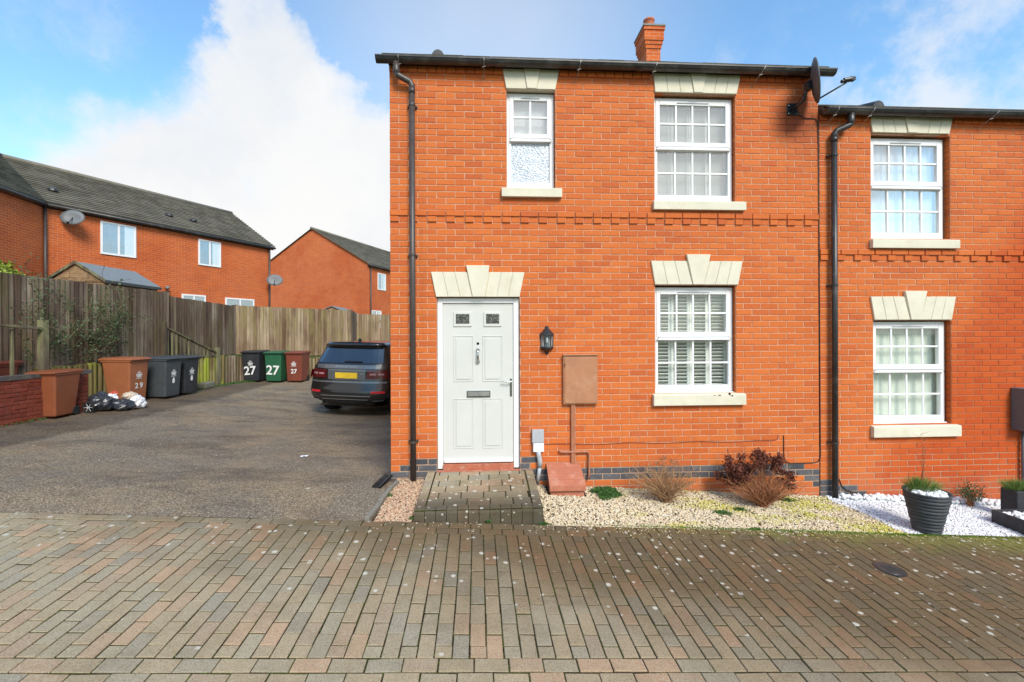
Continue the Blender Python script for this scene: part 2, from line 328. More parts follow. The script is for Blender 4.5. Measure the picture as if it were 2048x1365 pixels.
def paver_fn(t, b):
    p = t.pos(); r = t.rand(); x = t.xyz(p); r2 = t.math('FRACT', t.math('MULTIPLY', r, 5.37))
    c = t.ramp(r, [(0, (.33, .235, .130)), (.22, (.37, .275, .155)), (.42, (.30, .235, .142)), (.58, (.32, .27, .18)), (.74, (.225, .205, .160)), (.80, (.35, .235, .140)), (.92, (.47, .26, .140)), (1, (.38, .25, .150))])
    c = t.mix(.16, c, t.mix(r2, (.20, .15, .088), (.39, .31, .195)))
    c = t.mix(t.rng(t.noise(p, 150, 4, .8), .44, .60, 0, .75), c, (.48, .42, .30))
    c = t.mix(t.rng(t.noise(p, 105, 4, .8), .54, .64, 0, .7), c, (.10, .085, .06))
    wv = t.noise(p, 1.3, 5, .62); ycl = t.math('SUBTRACT', t.math('MINIMUM', x[1], -1.25), t.rng(x[1], -1.09, -1.05, 0, 1.3))
    # algae towards the gardens and the right, greener along the edge
    al = t.math('ADD', t.math('ADD', t.math('MULTIPLY', x[0], .28), t.math('MULTIPLY', ycl, .95)), t.math('MULTIPLY', wv, 1.5))
    c = t.mix(t.rng(al, -2.05, -.55, 0, 1., True), c, t.mix(1., c, (.40, .34, .27), 'MULTIPLY'))
    gr = t.math('ADD', t.math('ADD', t.math('MULTIPLY', x[0], .22), t.math('MULTIPLY', t.math('SUBTRACT', x[1], t.math('MULTIPLY', t.math('MAXIMUM', t.math('ADD', x[1], 1.08), 0), 5.)), 2.2)), t.math('MULTIPLY', t.noise(p, 2.6, 5, .65), 2.2))
    c = t.mix(t.rng(gr, -1.35, -.2, 0, .8, True), c, (.17, .17, .035))
    c = t.mix(t.rng(t.noise(p, 2.3, 6, .75), .46, .66, 0, .32, True), c, (.185, .145, .080))
    # grime on the front of the door ramp
    rm = t.math('MULTIPLY', t.math('MULTIPLY', t.rng(x[1], -1.09, -1.05), t.rng(t.math('ADD', x[1], t.math('MULTIPLY', wv, .45)), -.30, -.72)), t.math('MULTIPLY', t.rng(x[0], -.74, -.72), t.rng(x[0], .60, .57)))
    c = t.mix(t.math('MULTIPLY', rm, .8), c, t.mix(t.noise(p, 14, 4), (.022, .018, .013), (.085, .070, .042)))
    # a few oil and tyre-grime patches on the road
    c = t.mix(t.rng(t.noise(t.vmath('MULTIPLY', p, (.7, 1.6, 1)), 1.05, 6, .7), .56, .70, 0, .42, True), c, t.mix(1., c, (.55, .52, .50), 'MULTIPLY'))
    # pale lichen spots
    q = t.vmath('ADD', p, t.vmath('SCALE', t.noise(p, 60, 2, out=1), sc_=.018))
    v = t.voro(q, 15); sel = t.voro(q, 15, 'Color'); sx = t.xyz(sel)
    far = t.rng(t.math('ADD', x[1], t.math('MULTIPLY', x[0], .12)), -2.5, -1.5, .01, .55)
    spot = t.math('MULTIPLY', t.rng(v, t.math('MULTIPLY', sx[1], .42), t.math('MULTIPLY', sx[1], .26)), t.math('LESS_THAN', sx[0], far))
    c = t.mix(t.math('MULTIPLY', spot, .8), c, (.58, .55, .46))
    t.put(b.inputs['Normal'], t.bump(t.math('ADD', t.noise(p, 230, 4, .7), t.noise(p, 40, 3)), .7, .005)); return c
new_mat('paver', paver_fn, .88, .25)
def joint_fn(t, b):
    p = t.pos(); c = t.mix(t.rng(t.noise(p, 5, 5, .65), .45, .62), (.030, .022, .011), (.055, .065, .014))
    c = t.mix(t.rng(t.noise(p, 90, 2), .62, .70, 0, .8), c, (.20, .17, .12)); t.put(b.inputs['Normal'], t.bump(t.noise(p, 200, 3), .8, .006)); return c
new_mat('paver_joint', joint_fn, .95, .1)
def asphalt_fn(t, b):
    p = t.pos(); x = t.xyz(p)
    v = t.xyz(t.voro(p, 88, 'Color'))[0]; v2 = t.xyz(t.voro(p, 170, 'Color'))[1]
    g = t.math('ADD', t.math('MULTIPLY', v, .5), t.math('MULTIPLY', v2, .5))
    c = t.ramp(g, [(0, (.055, .042, .030)), (.40, (.155, .120, .084)), (.62, (.245, .195, .140)), (.82, (.38, .315, .23)), (1, (.56, .49, .38))])
    c = t.mix(t.rng(t.noise(p, 1.1, 6, .7), .40, .62, 0, .5, True), c, t.mix(1., c, (1.55, 1.35, 1.02), 'MULTIPLY'))
    c = t.mix(t.rng(t.noise(t.vmath('ADD', t.vmath('MULTIPLY', p, (.55, 1.5, 1)), (7, 2, 0)), 1.2, 6, .68), .46, .66, 0, .75, True), c, t.mix(1., c, (.55, .52, .54), 'MULTIPLY'))
    c = t.mix(t.rng(t.noise(p, 4.5, 6, .75), .56, .70, 0, .45, True), c, (.34, .29, .20))
    c = t.mix(t.rng(t.noise(p, 2.1, 6, .75), .60, .72, 0, .35, True), c, (.22, .23, .11))
    # seam and darker repair strip along the left side of the drive
    sd = t.math('ADD', x[0], t.math('MULTIPLY', t.noise(p, .8, 3), .5))
    c = t.mix(t.rng(sd, -6.55, -6.75, 0, .75), c, t.mix(1., c, (.40, .38, .38), 'MULTIPLY'))
    w = t.rng(t.noise(p, .55, 4, .6), .46, .60, 0, 1, True)
    t.put(b.inputs['Roughness'], t.rng(w, 0, 1, .88, .50))
    t.put(b.inputs['Normal'], t.bump(t.math('ADD', g, t.noise(p, 12, 4)), .9, .006)); return c
new_mat('asphalt', asphalt_fn, .85, .3)
def stones_fn(stops, moss=0.):
    def fn(t, b):
        p = t.pos(); r = t.rand(); c = t.ramp(r, stops)
        if moss:
            x = t.xyz(p)
            m = t.rng(t.noise(t.vmath('ADD', t.vmath('MULTIPLY', p, (1, 1.6, 1)), (3.1, 0, 0)), 1.5, 5, .6), .47, .62, 0, moss, True)
            m = t.math('MULTIPLY', m, t.rng(x[0], 1.2, 2.0))
            m = t.math('MULTIPLY', m, t.rng(t.math('FRACT', t.math('MULTIPLY', r, 3.7)), .25, .45, .08, 1.))
            c = t.mix(m, c, (.50, .47, .04))
        c = t.mix(t.rng(t.noise(p, 160, 3), .5, .7, 0, .3), c, t.mix(1., c, (.6, .55, .5), 'MULTIPLY')); return c
    return fn
new_mat('gravel_cream', stones_fn([(0, (.58, .47, .30)), (.35, (.72, .60, .40)), (.6, (.76, .69, .54)), (.8, (.60, .45, .26)), (.92, (.50, .41, .30)), (1, (.36, .25, .15))], .85), .8, .3)
new_mat('gravel_pink', stones_fn([(0, (.46, .26, .15)), (.35, (.58, .38, .24)), (.6, (.68, .54, .38)), (.8, (.42, .22, .13)), (.92, (.55, .42, .30)), (1, (.22, .12, .07))]), .8, .3)
new_mat('pebble_white', stones_fn([(0, (.78, .79, .80)), (.5, (.84, .85, .86)), (.9, (.74, .75, .75)), (1, (.60, .60, .58))]), .7, .3)
def rooftile_fn(t, b):
    p = t.pos(); r = t.rand()
    c = t.mix(r, (.14, .125, .095), (.23, .21, .165)); c = t.mix(t.rng(t.noise(p, 5, 5, .7), .5, .72, 0, .7), c, (.27, .25, .19))
    c = t.mix(t.rng(t.noise(p, .8, 4), .5, .7, 0, .5), c, (.07, .068, .045)); t.put(b.inputs['Normal'], t.bump(t.noise(p, 60, 3), .4, .01)); return c
new_mat('roof_tile', rooftile_fn, .85, .25)
def grass_fn(t, b):
    p = t.pos(); return t.mix(t.noise(p, 3, 5), (.04, .07, .02), (.09, .11, .035))
new_mat('garden_soil', grass_fn, .95, .1)

# ------------------------------------------------------------------ mesh helpers
class MB:
    def __init__(s): s.v = []; s.f = []; s.m = []; s.t = []; s.cm = 0; s.ct = 0.
    def add(s, vs, fs, M=None):
        o = len(s.v)
        if M is not None: vs = [tuple(M @ Vector(q)) for q in vs]
        s.v += [tuple(q) for q in vs]
        for f in fs: s.f.append(tuple(i + o for i in f)); s.m.append(s.cm); s.t.append(s.ct)
    def box(s, x0, x1, y0, y1, z0, z1, M=None, skip=''):
        v = [(x0, y0, z0), (x1, y0, z0), (x1, y1, z0), (x0, y1, z0), (x0, y0, z1), (x1, y0, z1), (x1, y1, z1), (x0, y1, z1)]
        F = {'b': (0, 3, 2, 1), 't': (4, 5, 6, 7), 'f': (0, 1, 5, 4), 'k': (2, 3, 7, 6), 'l': (3, 0, 4, 7), 'r': (1, 2, 6, 5)}
        s.add(v, [F[k] for k in F if k not in skip], M)
    def bbox(s, x0, x1, y0, y1, z0, z1, b=.004, M=None):
        """box with chamfered front (-y) edges, open at the back: a brick in a wall"""
        v = [(x0, y0 + b, z0), (x1, y0 + b, z0), (x1, y0 + b, z1), (x0, y0 + b, z1), (x0 + b, y0, z0 + b), (x1 - b, y0, z0 + b), (x1 - b, y0, z1 - b), (x0 + b, y0, z1 - b),
             (x0, y1, z0), (x1, y1, z0), (x1, y1, z1), (x0, y1, z1)]
        s.add(v, [(4, 5, 6, 7), (0, 1, 5, 4), (1, 2, 6, 5), (2, 3, 7, 6), (3, 0, 4, 7), (8, 9, 1, 0), (9, 10, 2, 1), (10, 11, 3, 2), (11, 8, 0, 3)], M)
    def tbox(s, x0, x1, y0, y1, z0, z1, b=.006, M=None):
        """box with chamfered top edges: a paver"""
        v = [(x0, y0, z0), (x1, y0, z0), (x1, y1, z0), (x0, y1, z0), (x0, y0, z1 - b), (x1, y0, z1 - b), (x1, y1, z1 - b), (x0, y1, z1 - b),
             (x0 + b, y0 + b, z1), (x1 - b, y0 + b, z1), (x1 - b, y1 - b, z1), (x0 + b, y1 - b, z1)]
        s.add(v, [(0, 1, 5, 4), (1, 2, 6, 5), (2, 3, 7, 6), (3, 0, 4, 7), (4, 5, 9, 8), (5, 6, 10, 9), (6, 7, 11, 10), (7, 4, 8, 11), (8, 9, 10, 11)], M)
    def prism(s, poly, y0, y1, M=None, axis='y'):
        n = len(poly)
        if axis == 'y': a = [(p[0], y0, p[1]) for p in poly]; b = [(p[0], y1, p[1]) for p in poly]
        elif axis == 'x': a = [(y0, p[0], p[1]) for p in poly]; b = [(y1, p[0], p[1]) for p in poly]
        else: a = [(p[0], p[1], y0) for p in poly]; b = [(p[0], p[1], y1) for p in poly]
        fs = [tuple(range(n)), tuple(range(2 * n - 1, n - 1, -1))] + [(i, i + n, (i + 1) % n + n, (i + 1) % n) for i in range(n)]
        s.add(a + b, fs, M)
    def tube(s, pts, r, n=8, caps=True, M=None):
        P = [Vector(p) for p in pts]; rs = r if isinstance(r, (list, tuple)) else [r] * len(P)
        o = []; up = None
        for i, p in enumerate(P):
            d = (P[min(i + 1, len(P) - 1)] - P[max(i - 1, 0)]); d = d.normalized() if d.length > 1e-9 else Vector((0, 0, 1))
            if up is None: up = Vector((1, 0, 0)) if abs(d.x) < .9 else Vector((0, 1, 0))
            a = (up - d * up.dot(d)); a = a.normalized() if a.length > 1e-6 else d.orthogonal().normalized()
            up = a; b = d.cross(a)
            o += [tuple(p + (a * math.cos(2 * math.pi * k / n) + b * math.sin(2 * math.pi * k / n)) * rs[i]) for k in range(n)]
        fs = [(i * n + k, i * n + (k + 1) % n, (i + 1) * n + (k + 1) % n, (i + 1) * n + k) for i in range(len(P) - 1) for k in range(n)]
        if caps: fs += [tuple(range(n - 1, -1, -1)), tuple((len(P) - 1) * n + k for k in range(n))]
        s.add(o, fs, M)
    def lathe(s, prof, n=20, c=(0, 0, 0), M=None, caps=True):
        v = [(c[0] + r * math.cos(2 * math.pi * k / n), c[1] + r * math.sin(2 * math.pi * k / n), c[2] + z) for r, z in prof for k in range(n)]
        m = len(prof)
        fs = [(i * n + k, i * n + (k + 1) % n, (i + 1) * n + (k + 1) % n, (i + 1) * n + k) for i in range(m - 1) for k in range(n)]
        if caps: fs += [tuple(range(n - 1, -1, -1)), tuple((m - 1) * n + k for k in range(n))]
        s.add(v, fs, M)
    def grid(s, fn, nu, nv, M=None):
        v = [fn(i / nu, j / nv) for j in range(nv + 1) for i in range(nu + 1)]
        s.add(v, [(j * (nu + 1) + i, j * (nu + 1) + i + 1, (j + 1) * (nu + 1) + i + 1, (j + 1) * (nu + 1) + i) for j in range(nv) for i in range(nu)], M)
    def mesh(s, name, mats, smooth=False):
        me = bpy.data.meshes.new(name); me.from_pydata(s.v, [], s.f)
        for m in (mats if isinstance(mats, (list, tuple)) else [mats]): me.materials.append(MAT[m])
        if s.m and max(s.m) > 0: me.polygons.foreach_set('material_index', s.m)
        if any(s.t):
            a = me.attributes.new('tint', 'FLOAT', 'FACE'); a.data.foreach_set('value', s.t)
        if smooth:
            me.polygons.foreach_set('use_smooth', [True] * len(me.polygons))
        me.update(); return me
    def build(s, name, mats, parent=None, smooth=False, bevel=0., kind=None, label=None, M=None):
        return link(name, s.mesh(name, mats, smooth or bevel > 0), parent, bevel, kind, label, M)

def link(name, me, parent=None, bevel=0., kind=None, label=None, M=None):
    o = bpy.data.objects.new(name, me); COL.objects.link(o)
    if parent is not None: o.parent = parent
    if M is not None: o.matrix_local = M
    if bevel:
        b = o.modifiers.new('bevel', 'BEVEL'); b.width = bevel; b.segments = 2; b.limit_method = 'ANGLE'; b.angle_limit = R(40); b.harden_normals = False
        me.polygons.foreach_set('use_smooth', [True] * len(me.polygons))
        try:
            for e in me.edges: pass
            w = o.modifiers.new('normals', 'WEIGHTED_NORMAL'); w.keep_sharp = False
        except Exception: pass
    if kind: o['kind'] = kind
    if label: o['label'] = label
    return o
def tag(o, label, cat, group=None, kind=None):
    o['label'] = label; o['category'] = cat
    if group: o['group'] = group
    if kind: o['kind'] = kind
    return o
def thing(name, loc, label, cat, group=None, rot=0.):
    o = bpy.data.objects.new(name, None); COL.objects.link(o); o.location = loc; o.rotation_euler = (0, 0, rot); o.empty_display_size = .2
    return tag(o, label, cat, group)
def one(mb, name, mats, label, cat, group=None, smooth=False, bevel=0., M=None):
    return tag(mb.build(name, mats, None, smooth, bevel, M=M), label, cat, group)
def text_mesh(txt, size, mat, ext=.001):
    cu = bpy.data.curves.new('lettering', 'FONT'); cu.body = txt; cu.size = size; cu.extrude = ext; cu.offset = size * .018; cu.align_x = 'CENTER'; cu.align_y = 'CENTER'
    o = bpy.data.objects.new('lettering', cu); COL.objects.link(o)
    dg = bpy.context.evaluated_depsgraph_get(); me = bpy.data.meshes.new_from_object(o.evaluated_get(dg))
    bpy.data.objects.remove(o); bpy.data.curves.remove(cu); me.materials.clear(); me.materials.append(MAT[mat]); return me

# ------------------------------------------------------------------ the lie of the land
RA, RB, RC = -.0608, .0431, .0973
def road_z(x, y): return RA * x + RB * y + RC
CP = [(-4.36, -1.2, .31), (-2.86, -1.2, .22), (-1.05, -1.15, .112), (-6.5, -1.3, .436), (-9.5, -1.35, .617), (-1.1, 0, .105), (-1.1, -.5, .125), (-8.41, 2.8, .32), (-8.08, 4.32, .34), (-7.96, 5.11, .33),
      (-7.71, 5.9, .30), (-7.8, 9.5, .33), (-6.9, 10, .28), (-6.3, 10.7, .29), (-4.16, 5.9, .0), (-2.4, 5.4, -.04), (-1.16, 2, .04), (-1.2, 8, -.02), (-5.3, 12.5, .18), (-2, 14, .05), (4, 14, 0), (4, 9, -.05), (-9.3, 8, .33), (-9.3, 12, .33)]
_P = np.array(CP)
def _tps(x, y, P=_P):
    def U(r2): return np.where(r2 > 1e-12, r2 * np.log(np.maximum(r2, 1e-12)) * .5, 0)
    if not hasattr(_tps, 'w'):
        n = len(P); d2 = ((P[:, None, :2] - P[None, :, :2]) ** 2).sum(-1); K = U(d2) + np.eye(n) * .02
        A = np.zeros((n + 3, n + 3)); A[:n, :n] = K; A[:n, n] = 1; A[:n, n + 1:] = P[:, :2]; A[n:, :n] = A[:n, n:].T
        _tps.w = np.linalg.solve(A, np.concatenate([P[:, 2], np.zeros(3)]))
    n = len(P); r2 = (P[:, 0] - x) ** 2 + (P[:, 1] - y) ** 2
    return float(_tps.w[:n] @ U(r2) + _tps.w[n] + _tps.w[n + 1] * x + _tps.w[n + 2] * y)
def drive_z(x, y): return _tps(x, y)

# paving frame: u along the rows, n across them
TH = R(1.25); EDGE = -1.128
ux = Vector((math.cos(TH), math.sin(TH), 0)); nx = Vector((-math.sin(TH), math.cos(TH), 0))
ux.z = RA * ux.x + RB * ux.y; nx.z = RA * nx.x + RB * nx.y
ROADM = Matrix(((ux.x, nx.x, 0, 0), (ux.y, nx.y, 0, 0), (ux.z, nx.z, 1, RC), (0, 0, 0, 1)))
up = ux.cross(nx).normalized()
ROADM = Matrix(((ux.x, nx.x, up.x, 0), (ux.y, nx.y, up.y, 0), (ux.z, nx.z, up.z, RC), (0, 0, 0, 1)))

# big ground sheet out to the horizon
mb = MB(); mb.box(-900, 900, -900, 900, -3.2, -3.0); mb.build('ground', 'garden_soil', kind='structure')
# driveway
mb = MB()
def dg(u, v):
    x = -9.6 + u * 13.6; v = v ** 1.3; yb = EDGE + math.tan(TH) * x + .012; y = yb + v * (17 - yb)
    if y < .3 and x > -1.1: x = -1.1
    z = drive_z(x, y)
    if v < .08: z = road_z(x, y) - .006 + (z - road_z(x, y)) * v / .08
    return (x, y, z + .006 * mn.noise(Vector((x * 1.2, y * 1.2, 0))))
mb.grid(dg, 90, 90); mb.build('driveway', 'asphalt', kind='structure', smooth=True)

# road bed and block paving
mb = MB(); mb.box(-16, 16, -10, EDGE - .002, -.12, -.0055, M=ROADM); road = mb.build('road', 'paver_joint', kind='structure')
pav = []          # (u0,u1,n0,n1)
def row(n0, n1, ph, L=.2035, a=-7.2, b=9.2):
    k = math.floor((a - ph) / L)
    while ph + k * L < b:
        u0 = ph + k * L; pav.append((u0, u0 + L, n0, n1)); k += 1
n = EDGE
row(n - .106, n, .02); row(n - .212, n - .106, .11)
F0 = n - .212; PW = .1035; PL = .2015; F1 = F0 - 7.5 * PL
k = int(-7.2 / PW)
while k * PW < 9.2:
    u = k * PW - .17; top = F0
    lens = [PL] * 7
    if k % 2: lens = [PL / 2] + lens
    else: lens = lens + [PL / 2]
    for L in lens: pav.append((u, u + PW, top - L, top)); top -= L
    k += 1
row(F1 - .106, F1, .06); row(F1 - .212, F1 - .106, .17)
top0 = F1 - .212
for k in range(int(-5 / PW), int(6 / PW)):
    u = k * PW - .12; top = top0
    for L in ([PL / 2] if k % 2 else []) + [PL] * 4: pav.append((u, u + PW, top - L, top)); top -= L
camu = Vector((0, -5.548, 1.9)); fwd = Vector((math.sin(R(3.2)), math.cos(R(3.2)), 0)); rgt = Vector((math.cos(R(3.2)), -math.sin(R(3.2)), 0))
def in_view(p, m=0.):
    d = Vector(p) - camu; y = d.dot(fwd)
    return y > .3 and abs(d.dot(rgt) / y) < 1.125 + m and -.77 - m < d.z / y < .74 + m
def show(p, w, h, face='z'):
    d = Vector(p) - camu; y = d.dot(fwd)
    if not in_view(p): return 0.
    return w * h / y ** 2 * (abs(d.z) / y if face == 'z' else 1.)
scored = []
for q in pav:
    c = ROADM @ Vector(((q[0] + q[1]) / 2, (q[2] + q[3]) / 2, 0)); scored.append((show(c, q[1] - q[0], q[3] - q[2]), q, c))
scored.sort(key=lambda s: -s[0])
cache = {}
def paver_mesh(w, l):
    k = (round(w, 3), round(l, 3), random.randrange(3))
    if k not in cache:
        m = MB(); w2, l2 = w / 2 - .0042, l / 2 - .0052; b = .003
        j = [random.uniform(-.0022, .0022) for _ in range(8)]
        m.tbox(-w2 + j[0], w2 + j[1], -l2 + j[2], l2 + j[3], -.04, 0, b); cache[k] = m.mesh('paver', 'paver')
    return cache[k]
rest = MB()
for i, (s_, q, c) in enumerate(scored):
    w, l = q[1] - q[0], q[3] - q[2]
    L = Matrix.Translation(((q[0] + q[1]) / 2, (q[2] + q[3]) / 2, random.uniform(-.0022, .0030))) @ Matrix.Rotation(random.gauss(0, .010), 4, 'X') @ Matrix.Rotation(random.gauss(0, .012), 4, 'Y') @ Matrix.Rotation(random.uniform(-.008, .008), 4, 'Z')
    if i < 300 and s_ > 0: link('paver', paver_mesh(w, l), road, M=ROADM @ L)
    else:
        rest.ct = random.random(); w2, l2 = w / 2 - .0042, l / 2 - .0052; rest.tbox(-w2, w2, -l2, l2, -.03, 0, .003, M=ROADM @ L)
rest.build('paving', 'paver', road, kind='stuff')
# a small round stop-tap cover set in the paving
m = ROADM.inverted() @ Vector((3.53, -1.74, road_z(3.53, -1.74)))
mb = MB(); mb.lathe([(.118, -.02), (.118, .004), (.112, .006)], 28); mb.lathe([(.10, .0062), (.098, .0085)], 28)
for a in range(-2, 3): mb.box(-.045, .045, a * .02 - .003, a * .02 + .003, .0085, .011)
o = one(mb, 'stopcock_cover', 'black_iron', 'small dark iron cover set in the mossy block paving at the right', 'cover'); o.matrix_world = ROADM @ Matrix.Translation(m)

# ------------------------------------------------------------------ garden beds
def bed(name, poly, mat, dz):
    m = MB(); m.prism([(x, y) for x, y in poly], -1.0, 0, axis='z')
    m.v = [(x, y, road_z(x, y) + dz + (0 if z > -.5 else -.3)) for x, y, z in m.v]; return m.build(name, mat, kind='structure')
def edge_y(x): return EDGE + math.tan(TH) * x
bed('gravel_bed', [(.5, edge_y(.5) + .004), (4.45, edge_y(4.45) + .004), (4.45, .06), (.5, .06)], 'soil', -.035)
bed('side_bed', [(-1.12, edge_y(-1.1) + .004), (-.66, edge_y(-.66) + .004), (-.66, .06), (-1.12, .06)], 'soil', -.03)
bed('white_bed', [(4.45, edge_y(4.45) + .004), (13.4, edge_y(13.4) + .004), (13.4, .06), (4.45, .06)], 'soil', -.030)
t_ = (1 + 5 ** .5) / 2
ICO = np.array([(-1, t_, 0), (1, t_, 0), (-1, -t_, 0), (1, -t_, 0), (0, -1, t_), (0, 1, t_), (0, -1, -t_), (0, 1, -t_), (t_, 0, -1), (t_, 0, 1), (-t_, 0, -1), (-t_, 0, 1)]) / (1 + t_ * t_) ** .5
ICF = np.array([(0, 11, 5), (0, 5, 1), (0, 1, 7), (0, 7, 10), (0, 10, 11), (1, 5, 9), (5, 11, 4), (11, 10, 2), (10, 7, 6), (7, 1, 8), (3, 9, 4), (3, 4, 2), (3, 2, 6), (3, 6, 8), (3, 8, 9), (4, 9, 5), (2, 4, 11), (6, 2, 10), (8, 6, 7), (9, 8, 1)])
def stones(name, pts, size, mat, flat=.65, label=None, cat=None, parent=None, kind='stuff'):
    n = len(pts); P = np.array(pts); S = RNG.uniform(size[0], size[1], n) / 2
    V = ICO[None] * (1 + RNG.uniform(-.22, .22, (n, 12, 1)))
    V = V * np.stack([RNG.uniform(.8, 1.3, n), RNG.uniform(.7, 1.0, n), RNG.uniform(flat * .75, flat * 1.25, n)], 1)[:, None, :]
    a = RNG.uniform(0, 2 * np.pi, n); ca, sa = np.cos(a)[:, None], np.sin(a)[:, None]
    b = RNG.uniform(-.5, .5, n); cb, sb = np.cos(b)[:, None], np.sin(b)[:, None]
    y = V[..., 1] * cb - V[..., 2] * sb; z = V[..., 1] * sb + V[..., 2] * cb; x = V[..., 0]
    V = np.stack([x * ca - y * sa, x * sa + y * ca, z], -1) * S[:, None, None] + P[:, None, :]
    F = (ICF[None] + (np.arange(n) * 12)[:, None, None]).reshape(-1, 3)
    me = bpy.data.meshes.new(name); me.vertices.add(n * 12); me.vertices.foreach_set('co', V.reshape(-1).astype(np.float32))
    me.loops.add(len(F) * 3); me.loops.foreach_set('vertex_index', F.reshape(-1).astype(np.int32))
    me.polygons.add(len(F)); me.polygons.foreach_set('loop_start', (np.arange(len(F)) * 3).astype(np.int32)); 
    me.update(calc_edges=True); me.polygons.foreach_set('use_smooth', np.ones(len(F), dtype=bool))
    at = me.attributes.new('tint', 'FLOAT', 'FACE'); at.data.foreach_set('value', np.repeat(RNG.random(n), 20).astype(np.float32))
    me.materials.append(MAT[mat]); o = link(name, me, parent, kind=kind)
    if label: tag(o, label, cat, kind=kind)
    return o
def scatter(n, x0, x1, ybot, ytop, dz, cond=None, hf=None):
    out = []
    while len(out) < n:
        x = random.uniform(x0, x1); yb = edge_y(x) + ybot; y = random.uniform(yb, ytop)
        if cond and not cond(x, y): continue
        out.append((x, y, road_z(x, y) + dz + random.uniform(-.006, .006) + (hf(x, y) if hf else 0)))
    return out
def bnd(x, y): return x < 4.30 + .12 * mn.noise(Vector((y * 3, 0, 0))) + max(0, (-.35 - y)) * .25   # line between cream and white gravel
def ramp_clear(x, y): return not (.5 < x < .585 and y > -1.12) and not (.7 < x < 1.16 and y > -.31)
stones('cream_gravel', scatter(21000, .585, 4.8, .012, .0, -.026, lambda x, y: bnd(x, y) and ramp_clear(x, y)), (.014, .028), 'gravel_cream', label='cream and honey coloured gravel bed with yellow moss under the front windows', cat='gravel')
stones('pink_gravel', scatter(3600, -1.08, -.735, .012, .0, -.018), (.012, .024), 'gravel_pink', label='pinkish gravel strip between the driveway edging and the door ramp', cat='gravel')
stones('white_gravel', scatter(34000, 4.2, 9.4, .03, .0, -.022, lambda x, y: not bnd(x, y)), (.014, .027), 'pebble_white', label='bright white gravel bed in front of the right-hand house', cat='gravel')
big = [(x, random.uniform(-.13, -.015), 0) for x in np.arange(4.40, 7.4, .012)]
big = [(x, y, road_z(x, y) + .006 + random.uniform(-.01, .014)) for x, y, z in big]
stones('white_cobbles', big, (.045, .085), 'pebble_white', .8, label='row of larger white pebbles along the foot of the right-hand house', cat='pebbles')
spill = []
for i in range(500):
    x = random.uniform(.5, 5.2) if random.random() < .7 else random.uniform(-1.2, 8); y = edge_y(x) - abs(random.gauss(0, .10)); spill.append((x, y, road_z(x, y) + .003))
for i in range(260):
    x = random.uniform(-7, -1.2); y = random.uniform(-1.0, 6); spill.append((x, y, drive_z(x, y) + .003))
stones('stray_chippings', spill, (.006, .016), 'gravel_cream', .6, label='stray pale stone chips scattered on the paving and tarmac', cat='chippings')

# driveway edging kerb beside the pink gravel
kr = thing('edging_kerb', (-1.10, -1.1, road_z(-1.1, -1.1)), 'low mossy concrete edging between tarmac drive and pinkish gravel', 'kerb')
kk = [(-1.145, edge_y(-1.1) + .01), (-1.115, -.72), (-1.09, -.36), (-1.05, -.14)]
for (xa, ya), (xb, yb) in zip(kk[:-1], kk[1:]):
    d = Vector((xb - xa, yb - ya, 0)); L = d.length; d.normalize(); m = MB()
    M_ = Matrix.Translation((xa + 1.10, ya + 1.1, (road_z(xa, ya) + road_z(xb, yb)) / 2 - road_z(-1.1, -1.1))) @ Matrix.Rotation(math.atan2(d.y, d.x), 4, 'Z')
    m.tbox(.002, L - .004, -.024, .024, -.10, .022, .006); m.build('kerb_block', 'concrete_edge', kr, M=M_)

# ------------------------------------------------------------------ front walls laid brick by brick
CH = .0752; BL = .225; JT = .0095
def subtract(rects, hole):
    out = []
    hx0, hx1, hz0, hz1 = hole
    for (a, b, c, d) in rects:
        if hx0 >= b or hx1 <= a or hz0 >= d or hz1 <= c: out.append((a, b, c, d)); continue
        if a < hx0: out.append((a, hx0, c, d))
        if b > hx1: out.append((hx1, b, c, d))
        ma, mb_ = max(a, hx0), min(b, hx1)
        if d > hz1: out.append((ma, mb_, hz1, d))
        if c < hz0: out.append((ma, mb_, c, hz0))
    return [r for r in out if r[1] - r[0] > .016 and r[3] - r[2] > .016]
bcache = {}
def brick_mesh(w, h, mat):
    k = (round(w, 3), round(h, 3), mat, random.randrange(2))
    if k not in bcache:
        m = MB(); b = .0035; j = [random.uniform(-.001, .001) for _ in range(4)]
        m.bbox(-w / 2 + j[0], w / 2 + j[1], 0, .08, -h / 2 + j[2], h / 2 + j[3], b); bcache[k] = m.mesh('brick', mat)
    return bcache[k]
